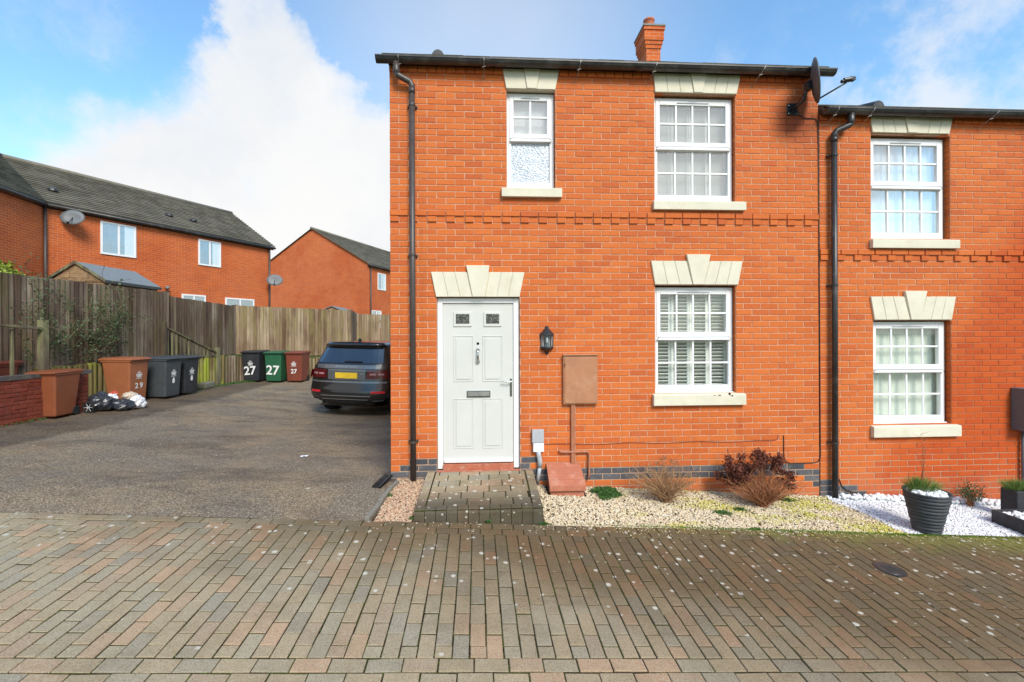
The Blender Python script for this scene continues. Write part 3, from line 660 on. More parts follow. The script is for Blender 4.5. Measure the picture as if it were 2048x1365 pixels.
def lay(wall, x0, x1, ztop, z0, nlow, holes, hidden, dark, dentil, sy=None, keep=300, phase=0.):
    """courses numbered from z0; dark(x, n) picks blue bricks; dentil = course number of the dentil row"""
    items = []
    n = nlow
    while z0 + n * CH < ztop - .02:
        za, zb = z0 + n * CH, min(z0 + (n + 1) * CH, ztop)
        if n == dentil:
            x = x0; first = True
            while x < x1 - .05:
                w = .1125
                items.append((x, min(x + w, x1), za, zb, -.017, False)); items.append((x + w, min(x + BL, x1), za, zb, 0., False)); x += BL
            n += 1; continue
        carry = None; x = x0 + (0 if n % 2 else -BL / 2) - phase; x = x - BL if x > x0 + .01 else x; proj = -.017 if n == dentil + 1 else 0.
        while x < x1 - .01:
            a, b = max(x, x0), min(x + BL, x1)
            if b - a <= .05 and x < x0: x += BL; carry = a; continue
            if carry is not None: a = carry; carry = None
            if x1 - b < .05: b = x1
            if b - a > .05:
                rs = [(a, b, za, zb)]
                for h in holes: rs = subtract(rs, h)
                for r in rs:
                    if any(h[0] <= r[0] and r[1] <= h[1] and h[2] <= r[2] and r[3] <= h[3] for h in hidden): continue
                    cx = (r[0] + r[1]) / 2
                    items.append((r[0], r[1], r[2], r[3], proj, dark(cx, n)))
            x += BL
        n += 1
    items = [it + (show(((it[0] + it[1]) / 2, 0, (it[2] + it[3]) / 2), it[1] - it[0], it[3] - it[2], 'y'),) for it in items]
    items.sort(key=lambda i: -i[6])
    rest_ = MB()
    for i, (a, b, c, d, pr, dk, s_) in enumerate(items):
        w, h = b - a - JT, d - c - JT
        if w < .006 or h < .006: continue
        cx, cz = (a + b) / 2 + random.uniform(-.0012, .0012), (c + d) / 2 + random.uniform(-.0012, .0012)
        M_ = Matrix.Translation((cx, pr + random.uniform(-.0012, .0018), cz)) @ Matrix.Rotation(random.uniform(-.006, .006), 4, 'Y') @ Matrix.Rotation(random.uniform(-.006, .006), 4, 'X')
        if i < keep and s_ > 0: link('brick', brick_mesh(w, h, 'brick_blue' if dk else 'brick'), wall, M=M_)
        else:
            rest_.cm = 1 if dk else 0; rest_.ct = random.random(); rest_.bbox(-w / 2, w / 2, 0, .08, -h / 2, h / 2, .0035, M=M_)
    rest_.build('brickwork', ['brick', 'brick_blue'], wall, kind='stuff')
def backing(name, parent, x0, x1, z0, z1, holes, depth=.30, extra=None):
    """the mortar bed: a slab just behind the brick faces with real openings"""
    xs = sorted({x0, x1} | {h[0] for h in holes} | {h[1] for h in holes}); zs = sorted({z0, z1} | {max(h[2], z0) for h in holes} | {min(h[3], z1) for h in holes})
    m = MB(); yf = .0055
    for i in range(len(xs) - 1):
        for j in range(len(zs) - 1):
            cx, cz = (xs[i] + xs[i + 1]) / 2, (zs[j] + zs[j + 1]) / 2
            if any(h[0] < cx < h[1] and h[2] < cz < h[3] for h in holes): continue
            m.add([(xs[i], yf, zs[j]), (xs[i + 1], yf, zs[j]), (xs[i + 1], yf, zs[j + 1]), (xs[i], yf, zs[j + 1])], [(0, 1, 2, 3)])
            m.add([(xs[i], depth, zs[j]), (xs[i + 1], depth, zs[j]), (xs[i + 1], depth, zs[j + 1]), (xs[i], depth, zs[j + 1])], [(3, 2, 1, 0)])
    e = .013
    for h in holes:
        a, b, c, d = h[0] - e, h[1] + e, h[2] - e, h[3] + e
        for q in ([(a, c), (a, d)], [(b, d), (b, c)], [(a, d), (b, d)], [(b, c), (a, c)]):
            m.add([(q[0][0], yf, q[0][1]), (q[0][0], depth, q[0][1]), (q[1][0], depth, q[1][1]), (q[1][0], yf, q[1][1])], [(0, 1, 2, 3)])
    return m.build(name, 'mortar', parent)

def lintel(parent, tx0, tx1, bx0, bx1, z0, z1, kt0, kt1, kb0, kb1, kz1, ns):
    base = MB(); base.prism([(bx0 + .006, z0 + .004), (bx1 - .006, z0 + .004), (tx1 - .006, z1 - .004), (tx0 + .006, z1 - .004)], -.012, .16)
    L = base.build('lintel', 'stone_cream', parent)
    def vs(t0, t1, b0, b1, zt, pr, nm):
        g = .0016; m = MB(); c = .004
        f = [(b0 + g + c, z0 + c), (b1 - g - c, z0 + c), (t1 - g - c, zt - c), (t0 + g + c, zt - c)]; o_ = [(b0 + g, z0), (b1 - g, z0), (t1 - g, zt), (t0 + g, zt)]
        v = [(x, -pr, z) for x, z in f] + [(x, -pr + c, z) for x, z in o_] + [(x, .07, z) for x, z in o_]
        m.add(v, [(0, 1, 2, 3)] + [(i + 4, (i + 1) % 4 + 4, (i + 1) % 4, i) for i in range(4)] + [(i + 8, (i + 1) % 4 + 8, (i + 1) % 4 + 4, i + 4) for i in range(4)])
        m.build(nm, 'stone_cream', L)
    for side in (0, 1):
        ta, tb, ba, bb = (tx0, kt0, bx0, kb0) if side == 0 else (kt1, tx1, kb1, bx1)
        for k in range(ns):
            f0, f1 = k / ns, (k + 1) / ns
            vs(ta + (tb - ta) * f0, ta + (tb - ta) * f1, ba + (bb - ba) * f0, ba + (bb - ba) * f1, z1, .022, 'voussoir')
    vs(kt0, kt1, kb0, kb1, kz1, .036, 'keystone')
    return L
def sill(parent, x0, x1, z0, z1, chips=False):
    m = MB(); m.prism([(-.055, z0), (.10, z0), (.10, z1 + .004), (-.045, z1 - .016), (-.055, z1 - .022)], x0, x1, axis='x')
    o = m.build('sill', 'stone_cream', parent, bevel=.004)
    return o

def window(parent, x0, x1, z0, z1, ncol, inside, glass='glass', lower_bars=True, frosted=False):
    """mock sash window, frame set back in the brick opening"""
    Wd, H = x1 - x0, z1 - z0; y = .072; zm = z0 + H * .525
    f = MB(); fw = .042
    f.box(x0, x0 + fw, y, y + .07, z0, z1); f.box(x1 - fw, x1, y, y + .07, z0, z1); f.box(x0 + fw, x1 - fw, y, y + .07, z1 - .042, z1); f.box(x0 + fw, x1 - fw, y, y + .07, z0, z0 + .03)
    win = f.build('window', 'upvc', parent, bevel=.004)
    c = MB(); c.box(x0 - .004, x1 + .004, y - .03, y + .05, z0 - .018, z0 - .002); c.build('cill', 'upvc', win, bevel=.003)
    # upper sash
    ux0, ux1, uz0, uz1 = x0 + .034, x1 - .034, zm, z1 - .036; sw = .052
    s_ = MB(); yy = y - .008
    s_.box(ux0, ux0 + sw, yy, yy + .05, uz0, uz1); s_.box(ux1 - sw, ux1, yy, yy + .05, uz0, uz1); s_.box(ux0 + sw, ux1 - sw, yy, yy + .05, uz1 - sw, uz1); s_.box(ux0 + sw, ux1 - sw, yy, yy + .05, uz0, uz0 + .062)
    s_.build('sash', 'upvc', win, bevel=.005)
    # lower sash with run-through horns
    lx0, lx1, lz0, lz1 = x0 + .022, x1 - .022, z0 + .026, zm - .006; lw = .034; yl = y - .003
    s_ = MB()
    s_.box(lx0, lx0 + lw, yl, yl + .05, lz0, lz1); s_.box(lx1 - lw, lx1, yl, yl + .05, lz0, lz1); s_.box(lx0 + lw, lx1 - lw, yl, yl + .05, lz0, lz0 + .055); s_.box(lx0 + lw, lx1 - lw, yl, yl + .05, lz1 - .04, lz1)
    s_.build('sash', 'upvc', win, bevel=.005)
    h = MB(); a, b = lx0 + .012, lx1 - .012
    h.prism([(a, lz1 - .034), (a + .012, lz1 - .020), (a + .03, lz1 + .004), (b - .03, lz1 + .004), (b - .012, lz1 - .020), (b, lz1 - .034), (b - .035, lz1 - .034), (a + .035, lz1 - .034)], yl - .026, yl + .004)
    h.build('meeting_rail', 'upvc', win, bevel=.003)
    hd = MB(); hd.tube([(a - .006, yl - .027, lz1 - .040), (a + .010, yl - .028, lz1 - .014), (a + .03, yl - .028, lz1 + .006), (b - .03, yl - .028, lz1 + .006), (b - .010, yl - .028, lz1 - .014), (b + .006, yl - .027, lz1 - .040)], .0022, 5)
    hd.build('seal', 'car_trim', win)
    v = MB(); vm = (x0 + x1) / 2; v.box(vm - Wd * .2, vm + Wd * .2, yy - .008, yy + .002, uz1 - .030, uz1 - .020); v.build('trickle_vent', 'grey_box', win)
    # glass and bars
    gu = (ux0 + sw, ux1 - sw, uz0 + .062, uz1 - sw); gl = (lx0 + lw, lx1 - lw, lz0 + .055, lz1 - .04)
    for idx, (g, yy_, bars) in enumerate(((gu, yy + .022, True), (gl, yl + .022, lower_bars))):
        nc = ncol if bars else 1; nr = 2 if bars else 1; gw, gh = (g[1] - g[0]) / nc, (g[3] - g[2]) / nr
        for i in range(nc):
            for j in range(nr):
                p = MB(); p.box(g[0] + i * gw + .001, g[0] + (i + 1) * gw - .001, yy_, yy_ + .004, g[2] + j * gh + .001, g[2] + (j + 1) * gh - .001)
                p.build('pane', 'frosted_glass' if (frosted and idx == 1) else glass, win)
        if bars:
            for i in range(1, nc):
                p = MB(); xx = g[0] + i * gw; p.box(xx - .012, xx + .012, yy_ - .014, yy_ - .001, g[2], g[3]); p.build('glazing_bar', 'upvc', win, bevel=.004)
            p = MB(); zz = (g[2] + g[3]) / 2; p.box(g[0], g[1], yy_ - .0155, yy_ - .0025, zz - .012, zz + .012); p.build('glazing_bar', 'upvc', win, bevel=.004)
    # what stands behind the glass
    if inside in ('shutter', 'shutter_closed'):
        n = 4; yb = y + .115; pw = (x1 - x0 - .04) / n; tilt = R(36 if inside == 'shutter' else 62)
        sl = MB(); sl.box(-.5, .5, -.027, .027, -.0035, .0035); slm = sl.mesh('slat', 'blind_white')
        for i in range(n):
            a = x0 + .02 + i * pw; fr_ = MB()
            fr_.box(a, a + .036, yb - .012, yb + .012, z0, z1); fr_.box(a + pw - .036, a + pw - .004, yb - .012, yb + .012, z0, z1)
            for zz in (z0, zm - .02, z1 - .05): fr_.box(a + .036, a + pw - .036, yb - .012, yb + .012, zz, zz + .05)
            fr_.build('shutter_frame', 'blind_white', win, bevel=.002)
            k = 0; zz = z0 + .07
            while zz < z1 - .07:
                if not (zm - .045 < zz < zm + .055):
                    link('slat', slm, win, M=Matrix.Translation((a + pw / 2, yb, zz)) @ Matrix.Rotation(-tilt, 4, 'X') @ Matrix.Diagonal((pw - .078, 1, 1, 1)))
                zz += .0455
    elif inside == 'net':
        m = MB(); m.grid(lambda u, v: (x0 + u * (x1 - x0), y + .09 + .010 * math.sin(u * 46) + .006 * math.sin(u * 97 + v * 4), z0 + v * (z1 - z0)), 120, 4); m.build('net_curtain', 'curtain', win, smooth=True)
    elif inside == 'blind':
        m = MB(); m.grid(lambda u, v: (x0 + u * (x1 - x0), y + .10 + .012 * abs(math.sin(u * 17)) + .003 * math.sin(u * 60), z0 + v * (z1 - z0)), 120, 2)
        m.build('vertical_blind', 'blind_pale', win)
    elif inside == 'plain':
        m = MB(); m.box(x0, x1, y + .10, y + .105, zm, z1); m.build('roller_blind', 'curtain', win)
    # the room behind
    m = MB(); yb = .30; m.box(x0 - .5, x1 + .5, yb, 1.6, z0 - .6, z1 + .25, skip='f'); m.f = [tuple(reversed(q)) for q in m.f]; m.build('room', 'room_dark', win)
    return win

def gutter_run(parent, xa, xb, z, yc=-.105, r=.060):
    m = MB(); n = 10
    prof = [(yc - r * math.cos(math.pi * k / n), z - r * 1.05 * math.sin(math.pi * k / n)) for k in range(n + 1)]
    prof = [(prof[0][0] - .006, z + .004), (prof[0][0] - .006, z - .012)] + prof
    inner = [(yc + (p[0] - yc) * .9, z - (z - p[1]) * .92 + .001) for p in reversed(prof)]
    P = prof + inner
    v = [(x, p[0], p[1]) for x in (xa, xb) for p in P]; k = len(P)
    m.add(v, [(i, (i + 1) % k, (i + 1) % k + k, i + k) for i in range(k)] )
    for x in (xa, xb):
        e = [(x + d, p[0], p[1]) for d in (-.004, .004) for p in prof]; k2 = len(prof)
        m.add(e, [tuple(range(k2)), tuple(range(2 * k2 - 1, k2 - 1, -1))] + [(i, i + 1, i + 1 + k2, i + k2) for i in range(k2 - 1)])
    g = m.build('gutter', 'gutter', parent, smooth=False)
    j = xa + 1.3
    while j < xb - .3:
        c = MB(); c.grid(lambda u, v: (j - .035 + u * .07, yc - (r + .005) * math.cos(math.pi * v), z - (r + .005) * 1.05 * math.sin(math.pi * v)), 1, 12); c.build('gutter_joint', 'gutter', g, smooth=True); j += 1.85
    return g
def bracket(parent, x, z, dx=.0):
    m = MB(); m.tube([(x, -.172, z + .004), (x + dx * .3, -.176, z - .035), (x + dx * .7, -.10, z - .10), (x + dx, -.03, z - .155), (x + dx, -.006, z - .165)], .0030, 6)
    m.tube([(x + dx * .5 - .022, -.125, z - .092), (x + dx * .5 + .022, -.125, z - .078)], .0045, 6)
    m.build('gutter_bracket', 'zinc_rod', parent)
def tiles(name, parent, fn, nrow, ncol, nrm, th=.02, mat='roof_tile', kind='stuff', extra=.012):
    """overlapping tiles over a sloping rectangle; fn(u,v) gives the point, v from eave to ridge"""
    m = MB()
    for j in range(nrow):
        for i in range(ncol):
            sh = .5 / ncol if j % 2 else 0
            u0, u1 = max(0, (i - .0) / ncol - sh), min(1, (i + 1) / ncol - sh)
            if j % 2 and i == ncol - 1:
                pass
            if u1 - u0 < 1e-4: continue
            v0, v1 = j / nrow, min(1.0, (j + 1.25) / nrow)
            a, b, c, d = [Vector(fn(u, v)) for u, v in ((u0, v0), (u1, v0), (u1, v1), (u0, v1))]
            g = (b - a) * .012; a += g; b -= g; d += g; c -= g
            lift = nrm * (th + random.uniform(0, .004)); lo = nrm * .002
            m.ct = random.random()
            m.add([a + lo, b + lo, a + lift, b + lift, c + lo * 2, d + lo * 2], [(0, 1, 3, 2), (2, 3, 4, 5), (0, 2, 5), (1, 4, 3)])
        if j % 2:
            u0, u1 = 1 - .5 / ncol, 1.; v0, v1 = j / nrow, min(1., (j + 1.25) / nrow)
            a, b, c, d = [Vector(fn(u, v)) for u, v in ((u0, v0), (u1, v0), (u1, v1), (u0, v1))]; lift = nrm * th; lo = nrm * .002
            m.add([a + lo, b + lo, a + lift, b + lift, c + lo * 2, d + lo * 2], [(0, 1, 3, 2), (2, 3, 4, 5), (0, 2, 5), (1, 4, 3)])
    return m.build(name, mat, parent, kind=kind)
def roof(parent, x0, x1, ze, depth, pitch, ov=.07, eave=-.06):
    """duo-pitch roof over a terrace house standing on y 0..depth"""
    hy = depth / 2; rise = (hy - eave) * math.tan(R(pitch)); m = MB()
    m.prism([(eave, ze), (hy, ze + rise), (depth - eave, ze), (depth - eave, ze - .06), (hy, ze + rise - .08), (eave, ze - .06)], x0 - ov, x1 + ov, axis='x')
    r = m.build('roof', 'roof_tile', parent)
    nrm = Vector((0, -math.sin(R(pitch)), math.cos(R(pitch))))
    tiles('roof_tiles', r, lambda u, v: (x0 - ov + u * (x1 - x0 + 2 * ov), eave - .035 + v * (hy - eave + .035), ze - .035 * math.tan(R(pitch)) + v * (hy - eave + .035) * math.tan(R(pitch)) + .004), 16, int((x1 - x0) / .3), nrm)
    m = MB(); m.tube([(x0 - ov, hy, ze + rise - .03), (x1 + ov, hy, ze + rise - .03)], .11, 10); m.build('ridge', 'roof_tile', r, smooth=True)
    return r
def roof_vent(parent, x, y, z, s=1.):
    m = MB(); n = 12
    v = [(x + .085 * s * math.cos(math.pi * k / n), y, z + .115 * s * math.sin(math.pi * k / n)) for k in range(n + 1)] + [(x + .085 * s * math.cos(math.pi * k / n), y + .32, z + .17 + .03 * math.sin(math.pi * k / n)) for k in range(n + 1)]
    m.add(v, [(k, k + 1, k + n + 2, k + n + 1) for k in range(n)] + [tuple(range(n + 1))]); m.build('roof_vent', 'black_plastic', parent)

def downpipe(parent, x, ztop_y, z0, z1, xo, zo, mat, clips):
    """ztop: height where the straight pipe starts; (xo, zo) the gutter outlet"""
    m = MB(); r = .034; y = -.062
    m.tube([(x, y, z0), (x, y, z1)], r, 16); p = m.build('downpipe', mat, parent, smooth=True)
    m = MB(); m.tube([(xo, -.105, zo), (xo, -.105, zo - .11), (xo + (x - xo) * .12, -.10, zo - .15)], [.040, .040, .038], 14); m.build('pipe_bend', mat, p, smooth=True)
    m = MB(); m.tube([(xo, -.105, zo - .13), (xo + (x - xo) * .15, -.10, zo - .165), (xo + (x - xo) * .85, -.068, z1 + .095), (x, -.062, z1 + .055), (x, -.062, z1 - .02)], [.036, .036, .036, .037, .038], 14); m.build('pipe_bend', mat, p, smooth=True)
    m = MB(); m.tube([(x, y, z1 - .045), (x, y, z1 + .02)], .0385, 16); m.build('collar', mat, p, smooth=True)
    for zc in clips:
        m = MB(); m.tube([(x, y, zc - .013), (x, y, zc + .013)], .040, 16); m.box(x - .062, x - .03, -.03, .002, zc - .012, zc + .010); m.box(x + .03, x + .055, -.03, .002, zc - .012, zc + .010); m.build('pipe_clip', mat, p)
    return p

# ---------------- the end house with the door
H1 = thing('end_terrace_house', (0, 0, 0), 'orange brick end house with pale grey front door and three white windows', 'house')
X0, X1 = -1.160, 4.214; Z0 = .228
holes1 = [(-.600, .405, .0, 2.330), (.252, .848, 3.672, 4.872), (2.094, 3.128, 3.537, 4.862), (2.094, 3.128, 1.140, 2.478)]
hid1 = [(-.64, .43, 2.33, 2.60), (.24, .86, 4.86, 5.05), (2.10, 3.14, 4.86, 5.05), (2.09, 3.14, 2.47, 2.76)]
w1 = backing('wall', H1, X0 + .006, X1 - .002, -.45, 5.19, holes1)
def dark1(x, n):
    if x < -1.02: return -2 <= n <= -1 or n == -3
    if x < -.86: return -3 <= n <= 0
    if x < .52: return -3 <= n <= 1
    if x < .63: return -3 <= n <= 1
    if x < 4.08: return n in (-1, -2) or (n == -3 and x > 3.95)
    return n in (-2, -3, -4)
lay(w1, X0, X1, 5.185, Z0, -7, holes1, hid1, dark1, 40)
# corbel course under the eaves
m = MB(); n_ = int((X1 - X0) / .1125)
for i in range(n_):
    a = X0 + i * (X1 - X0) / n_; m.ct = random.random(); zc = Z0 + 64 * CH
    if .2 < a + .05 < .905 or 2.07 < a + .05 < 3.2: continue
    m.bbox(a + .004, a + (X1 - X0) / n_ - .004, -.024, .03, zc + .002, zc + .07, .003)
m.build('corbel_course', 'brick', w1, kind='stuff')
m = MB(); m.box(X0 - .002, X1 + .004, -.030, .02, 5.112, 5.195); m.build('fascia', 'black_plastic', H1)
# gable and rear walls, party wall above the lower house
m = MB(); D1 = 8.0
m.box(X0, X0 + .1, .086, D1, -.5, 5.19); m.box(X0 + .1, X1, D1 - .1, D1, -.5, 5.19); m.box(X1 - .1, X1, .086, D1 - .1, -.5, 5.19)
for xa in (X0, X1 - .1): m.prism([(.05, 5.192), (D1, 5.192), (4.0, 5.192 + 4.0 * math.tan(R(26.5)) - .02)], xa, xa + .1, axis='x')
m.build('side_wall', 'far_brick', H1)
r1 = roof(H1, X0, X1, 5.20, D1, 28)
roof_vent(r1, -.58, .02, 5.235, .95)
lintel(H1, -.668, .466, -.609, .404, 2.334, 2.635, -.246, .039, -.169, -.017, 2.714, 3)
lintel(H1, .205, .900, .247, .852, 4.872, 5.110, .465, .668, .500, .620, 5.112, 1)
lintel(H1, 2.077, 3.191, 2.095, 3.138, 4.876, 5.110, 2.545, 2.745, 2.585, 2.70, 5.112, 3)
lintel(H1, 2.037, 3.208, 2.086, 3.149, 2.489, 2.783, 2.482, 2.789, 2.564, 2.705, 2.864, 3)
wa = window(H1, .256, .844, 3.676, 4.858, 2, 'plain', 'glass_bright', lower_bars=False, frosted=True); sill(wa, .188, .926, 3.548, 3.672)
wb = window(H1, 2.099, 3.122, 3.545, 4.848, 4, 'shutter_closed', 'glass_bright'); sill(wb, 2.065, 3.237, 3.414, 3.537)
wc = window(H1, 2.099, 3.122, 1.148, 2.462, 4, 'shutter', 'glass'); sill(wc, 2.056, 3.228, .990, 1.140)
m = MB()
for (x, z, w, h) in ((2.86, 1.105, .05, .02), (3.0, 1.10, .03, .05), (3.03, 1.09, .03, .035), (2.80, 1.11, .05, .008)):
    pts = [(x + w * (.5 + .5 * math.cos(a) * random.uniform(.6, 1)), z + h * (.5 + .5 * math.sin(a) * random.uniform(.5, 1))) for a in np.arange(0, 6.2, .8)]; m.prism(pts, -.0575, -.04)
m.build('moss_chip', 'soil', wc)
# door
d = MB(); y = .045
d.box(-.600, -.535, y, y + .07, .236, 2.322); d.box(.330, .402, y, y + .07, .236, 2.322); d.box(-.535, .330, y, y + .07, 2.262, 2.322)
door = d.build('door_frame', 'upvc', H1, bevel=.005)
m = MB(); yd = y + .018; m.box(-.533, .328, yd, yd + .045, .305, 2.259)
leaf = m.build('door', 'door_paint', door, bevel=.003)
def panel(x0, x1, z0, z1):
    for k, (i, pr) in enumerate(((0, .006), (.016, .002), (.030, .008))):
        f = MB(); a, b, c, e = x0 + i, x1 - i, z0 + i, z1 - i; t = .007
        if k == 2: f.box(a, b, yd - pr, yd + .002, c, e)
        else:
            for q in ((a, b, c, c + t), (a, b, e - t, e), (a, a + t, c + t, e - t), (b - t, b, c + t, e - t)): f.box(q[0], q[1], yd - pr, yd + .002, q[2], q[3])
        f.build('door_panel', 'door_paint', door, bevel=.002)
for xa, xb in ((-.405, -.165), (-.050, .195)):
    panel(xa, xb, 1.30, 1.86); panel(xa, xb, .48, 1.09)
for xa, xb in ((-.405, -.180), (-.035, .185)):
    f = MB(); f.box(xa, xb, yd - .012, yd + .002, 1.975, 2.155); f.build('pane_surround', 'door_paint', door, bevel=.006)
    f = MB(); f.box(xa + .030, xb - .030, yd - .0155, yd - .011, 2.012, 2.130); f.build('door_pane', 'door_glass', door)
f = MB(); f.box(-.52, .315, yd - .022, yd + .005, .309, .348); f.build('weather_bar', 'upvc', door, bevel=.006)
f = MB(); f.box(-.245, .045, yd - .012, yd + .002, 1.105, 1.190); f.build('letter_plate', 'chrome', door, bevel=.004)
f = MB(); f.box(-.232, .032, yd - .0155, yd - .012, 1.122, 1.176); f.build('letter_flap', 'lead_grey', door, bevel=.002)
f = MB(); f.lathe([(.001, -.012), (.015, -.010), (.017, 0)], 14, M=Matrix.Translation((-.107, yd, 1.765)) @ Matrix.Rotation(R(90), 4, 'X')); f.build('spyhole', 'chrome', door, smooth=True)
f = MB(); f.lathe([(.004, .03), (.020, .02), (.022, 0)], 14, M=Matrix.Translation((-.107, yd, 1.69)) @ Matrix.Rotation(R(90), 4, 'X'))
f.tube([(-.107, yd - .026, 1.70), (-.107, yd - .045, 1.66), (-.107, yd - .040, 1.60), (-.107, yd - .03, 1.555)], [.012, .010, .013, .017], 10)
f.lathe([(.004, .034), (.024, .02), (.026, 0)], 14, M=Matrix.Translation((-.107, yd, 1.545)) @ Matrix.Rotation(R(90), 4, 'X')); f.build('door_knocker', 'chrome', door, smooth=True)
f = MB(); f.box(.286, .312, yd - .010, yd + .002, 1.115, 1.335); f.tube([(.299, yd - .008, 1.295), (.299, yd - .045, 1.295)], .010, 8); f.tube([(.303, yd - .045, 1.297), (.25, yd - .05, 1.297), (.185, yd - .046, 1.301)], .0075, 8)
f.build('door_handle', 'chrome', door, bevel=.002)
f = MB(); f.box(-.598, .400, -.035, .010, .175, .236); f.build('threshold', 'red_tile', H1, bevel=.004)
f = MB(); f.box(-.533, .328, .012, .075, .20, .297); f.build('threshold', 'red_tile', H1, bevel=.004)
f = MB(); f.box(-.59, .40, y + .075, y + .08, .2, 2.33); f.build('door_lining', 'room_dark', door)
# rainwater goods
gutter_run(H1, -1.285, 4.335, 5.148)
for x, dx in ((-1.02, 0.), (-.02, 0.), (1.14, -.03), (2.07, -.05), (3.42, -.07), (4.07, -.05)): bracket(H1, x, 5.150, dx)
downpipe(H1, -.878, 0, .055, 4.80, -1.055, 5.11, 'brown_pipe', (4.62, 2.83, .60))
# chimney
ch = MB(); cx0, cx1, cy0 = 3.335, 3.635, 3.74; ch.box(cx0, cx1, cy0, cy0 + .45, 6.6, 7.80)
chim = ch.build('chimney', 'far_brick', r1)
for (e, za, zb) in ((.018, 7.80, 7.875), (.036, 7.875, 7.95), (.055, 7.95, 8.155), (.072, 8.155, 8.225)):
    c = MB(); c.box(cx0 - e, cx1 + e, cy0 - e, cy0 + .45 + e, za + .002, zb); c.build('corbel', 'far_brick', chim)
c = MB(); c.box(cx0 - .085, cx1 + .085, cy0 - .085, cy0 + .535, 8.227, 8.262); c.build('capping', 'lead_grey', chim)
c = MB(); c.lathe([(.14, 8.262), (.115, 8.30), (.105, 8.46), (.118, 8.47), (.118, 8.50), (.095, 8.502), (.09, 8.40)], 20, c=(3.455, cy0 + .17, 0)); c.build('chimney_pot', 'chimney_pot', chim, smooth=True)

# ---------------- the next house, half a storey lower
H2 = thing('terrace_house', (5.5, 0, 0), 'lower orange brick house at the right with damp-darkened wall and two white windows', 'house')
M2 = Matrix.Translation((-5.5, 0, 0))
class Shift:      # children of H2 are modelled in wall coordinates; the parent carries the offset
    pass
H2.location = (0, 0, 0)
Y0, Y1 = 4.222, 13.2; Z2 = .241 - CH * 0
holes2 = [(4.913, 5.985, 3.088, 4.415), (4.938, 5.990, .712, 2.036), (8.0, 9.0, .712, 2.036), (8.0, 9.0, 3.088, 4.415)]
hid2 = [(4.92, 5.97, 4.41, 4.60), (4.94, 5.99, 2.03, 2.32)]
w2 = backing('wall', H2, Y0 + .004, Y1, -.65, 4.71, holes2)
def dark2(x, n):
    if n == -4: return x < 4.48
    if n == -5: return x < 4.62
    if n == -6: return x < 4.85
    return False
lay(w2, Y0, Y1, 4.705, Z2, -9, holes2, hid2, dark2, 34, phase=-.05)
m = MB(); n_ = int((Y1 - Y0) / .1125)
for i in range(n_):
    a = Y0 + i * .1125; m.ct = random.random(); zc = Z2 + 57.6 * CH
    if 4.87 < a + .05 < 6.02: continue
    m.bbox(a + .004, a + .1085, -.024, .03, zc + .002, zc + .07, .003)
m.build('corbel_course', 'brick', w2, kind='stuff')
m = MB(); m.box(Y0 + .006, Y1, -.030, .02, 4.640, 4.715); m.build('fascia', 'black_plastic', H2)
m = MB(); m.box(Y1 - .1, Y1, .086, D1, -.6, 4.70); m.box(Y0 + .01, Y1 - .1, D1 - .1, D1, -.6, 4.70); m.prism([(.05, 4.70), (D1, 4.70), (4.0, 4.70 + 4.0 * math.tan(R(26.5)) - .02)], Y1 - .1, Y1, axis='x'); m.build('side_wall', 'far_brick', H2)
r2 = roof(H2, Y0 + .08, Y1, 4.72, D1, 26.8)
roof_vent(r2, 5.04, .02, 4.755, .95)
lintel(H2, 4.887, 6.003, 4.918, 5.956, 4.436, 4.640, 5.345, 5.560, 5.385, 5.515, 4.642, 3)
lintel(H2, 4.886, 6.036, 4.938, 5.981, 2.046, 2.341, 5.336, 5.634, 5.416, 5.551, 2.412, 3)
wd = window(H2, 4.918, 5.955, 3.096, 4.400, 4, 'net', 'glass_bright'); sill(wd, 4.888, 6.059, 2.958, 3.084)
we = window(H2, 4.943, 5.970, .722, 2.022, 4, 'blind', 'glass'); sill(we, 4.893, 6.070, .552, .706)
for z in ((.722, 2.022), (3.096, 4.400)):
    wf = window(H2, 8.005, 8.995, z[0], z[1], 2, 'net', 'glass'); sill(wf, 7.96, 9.04, z[0] - .14, z[0] - .012)
lintel(H2, 7.95, 9.05, 8.0, 9.0, 2.046, 2.341, 8.35, 8.65, 8.43, 8.57, 2.412, 3); lintel(H2, 7.95, 9.05, 8.0, 9.0, 4.436, 4.640, 8.40, 8.60, 8.44, 8.56, 4.642, 3)
gutter_run(H2, 4.225, 13.3, 4.672)
for x, dx in ((4.36, -.05), (4.82, -.06), (6.46, -.11), (8.1, -.1)): bracket(H2, x, 4.674, dx)
downpipe(H2, 4.372, 0, -.20, 4.325, 4.56, 4.64, 'black_plastic', (4.12, 2.48, .50))
o = MB(); o.box(6.80, 7.20, -.16, -.001, .62, 1.165)
mbx = one(o, 'meter_box', 'dark_grey_box', 'dark grey meter box on the right-hand wall with a grey pipe below it', 'meter box', bevel=.01)
o = MB(); o.tube([(6.93, -.04, -.22), (6.93, -.04, .622)], .022, 10); o.build('pipe', 'dark_grey_box', mbx, smooth=True)

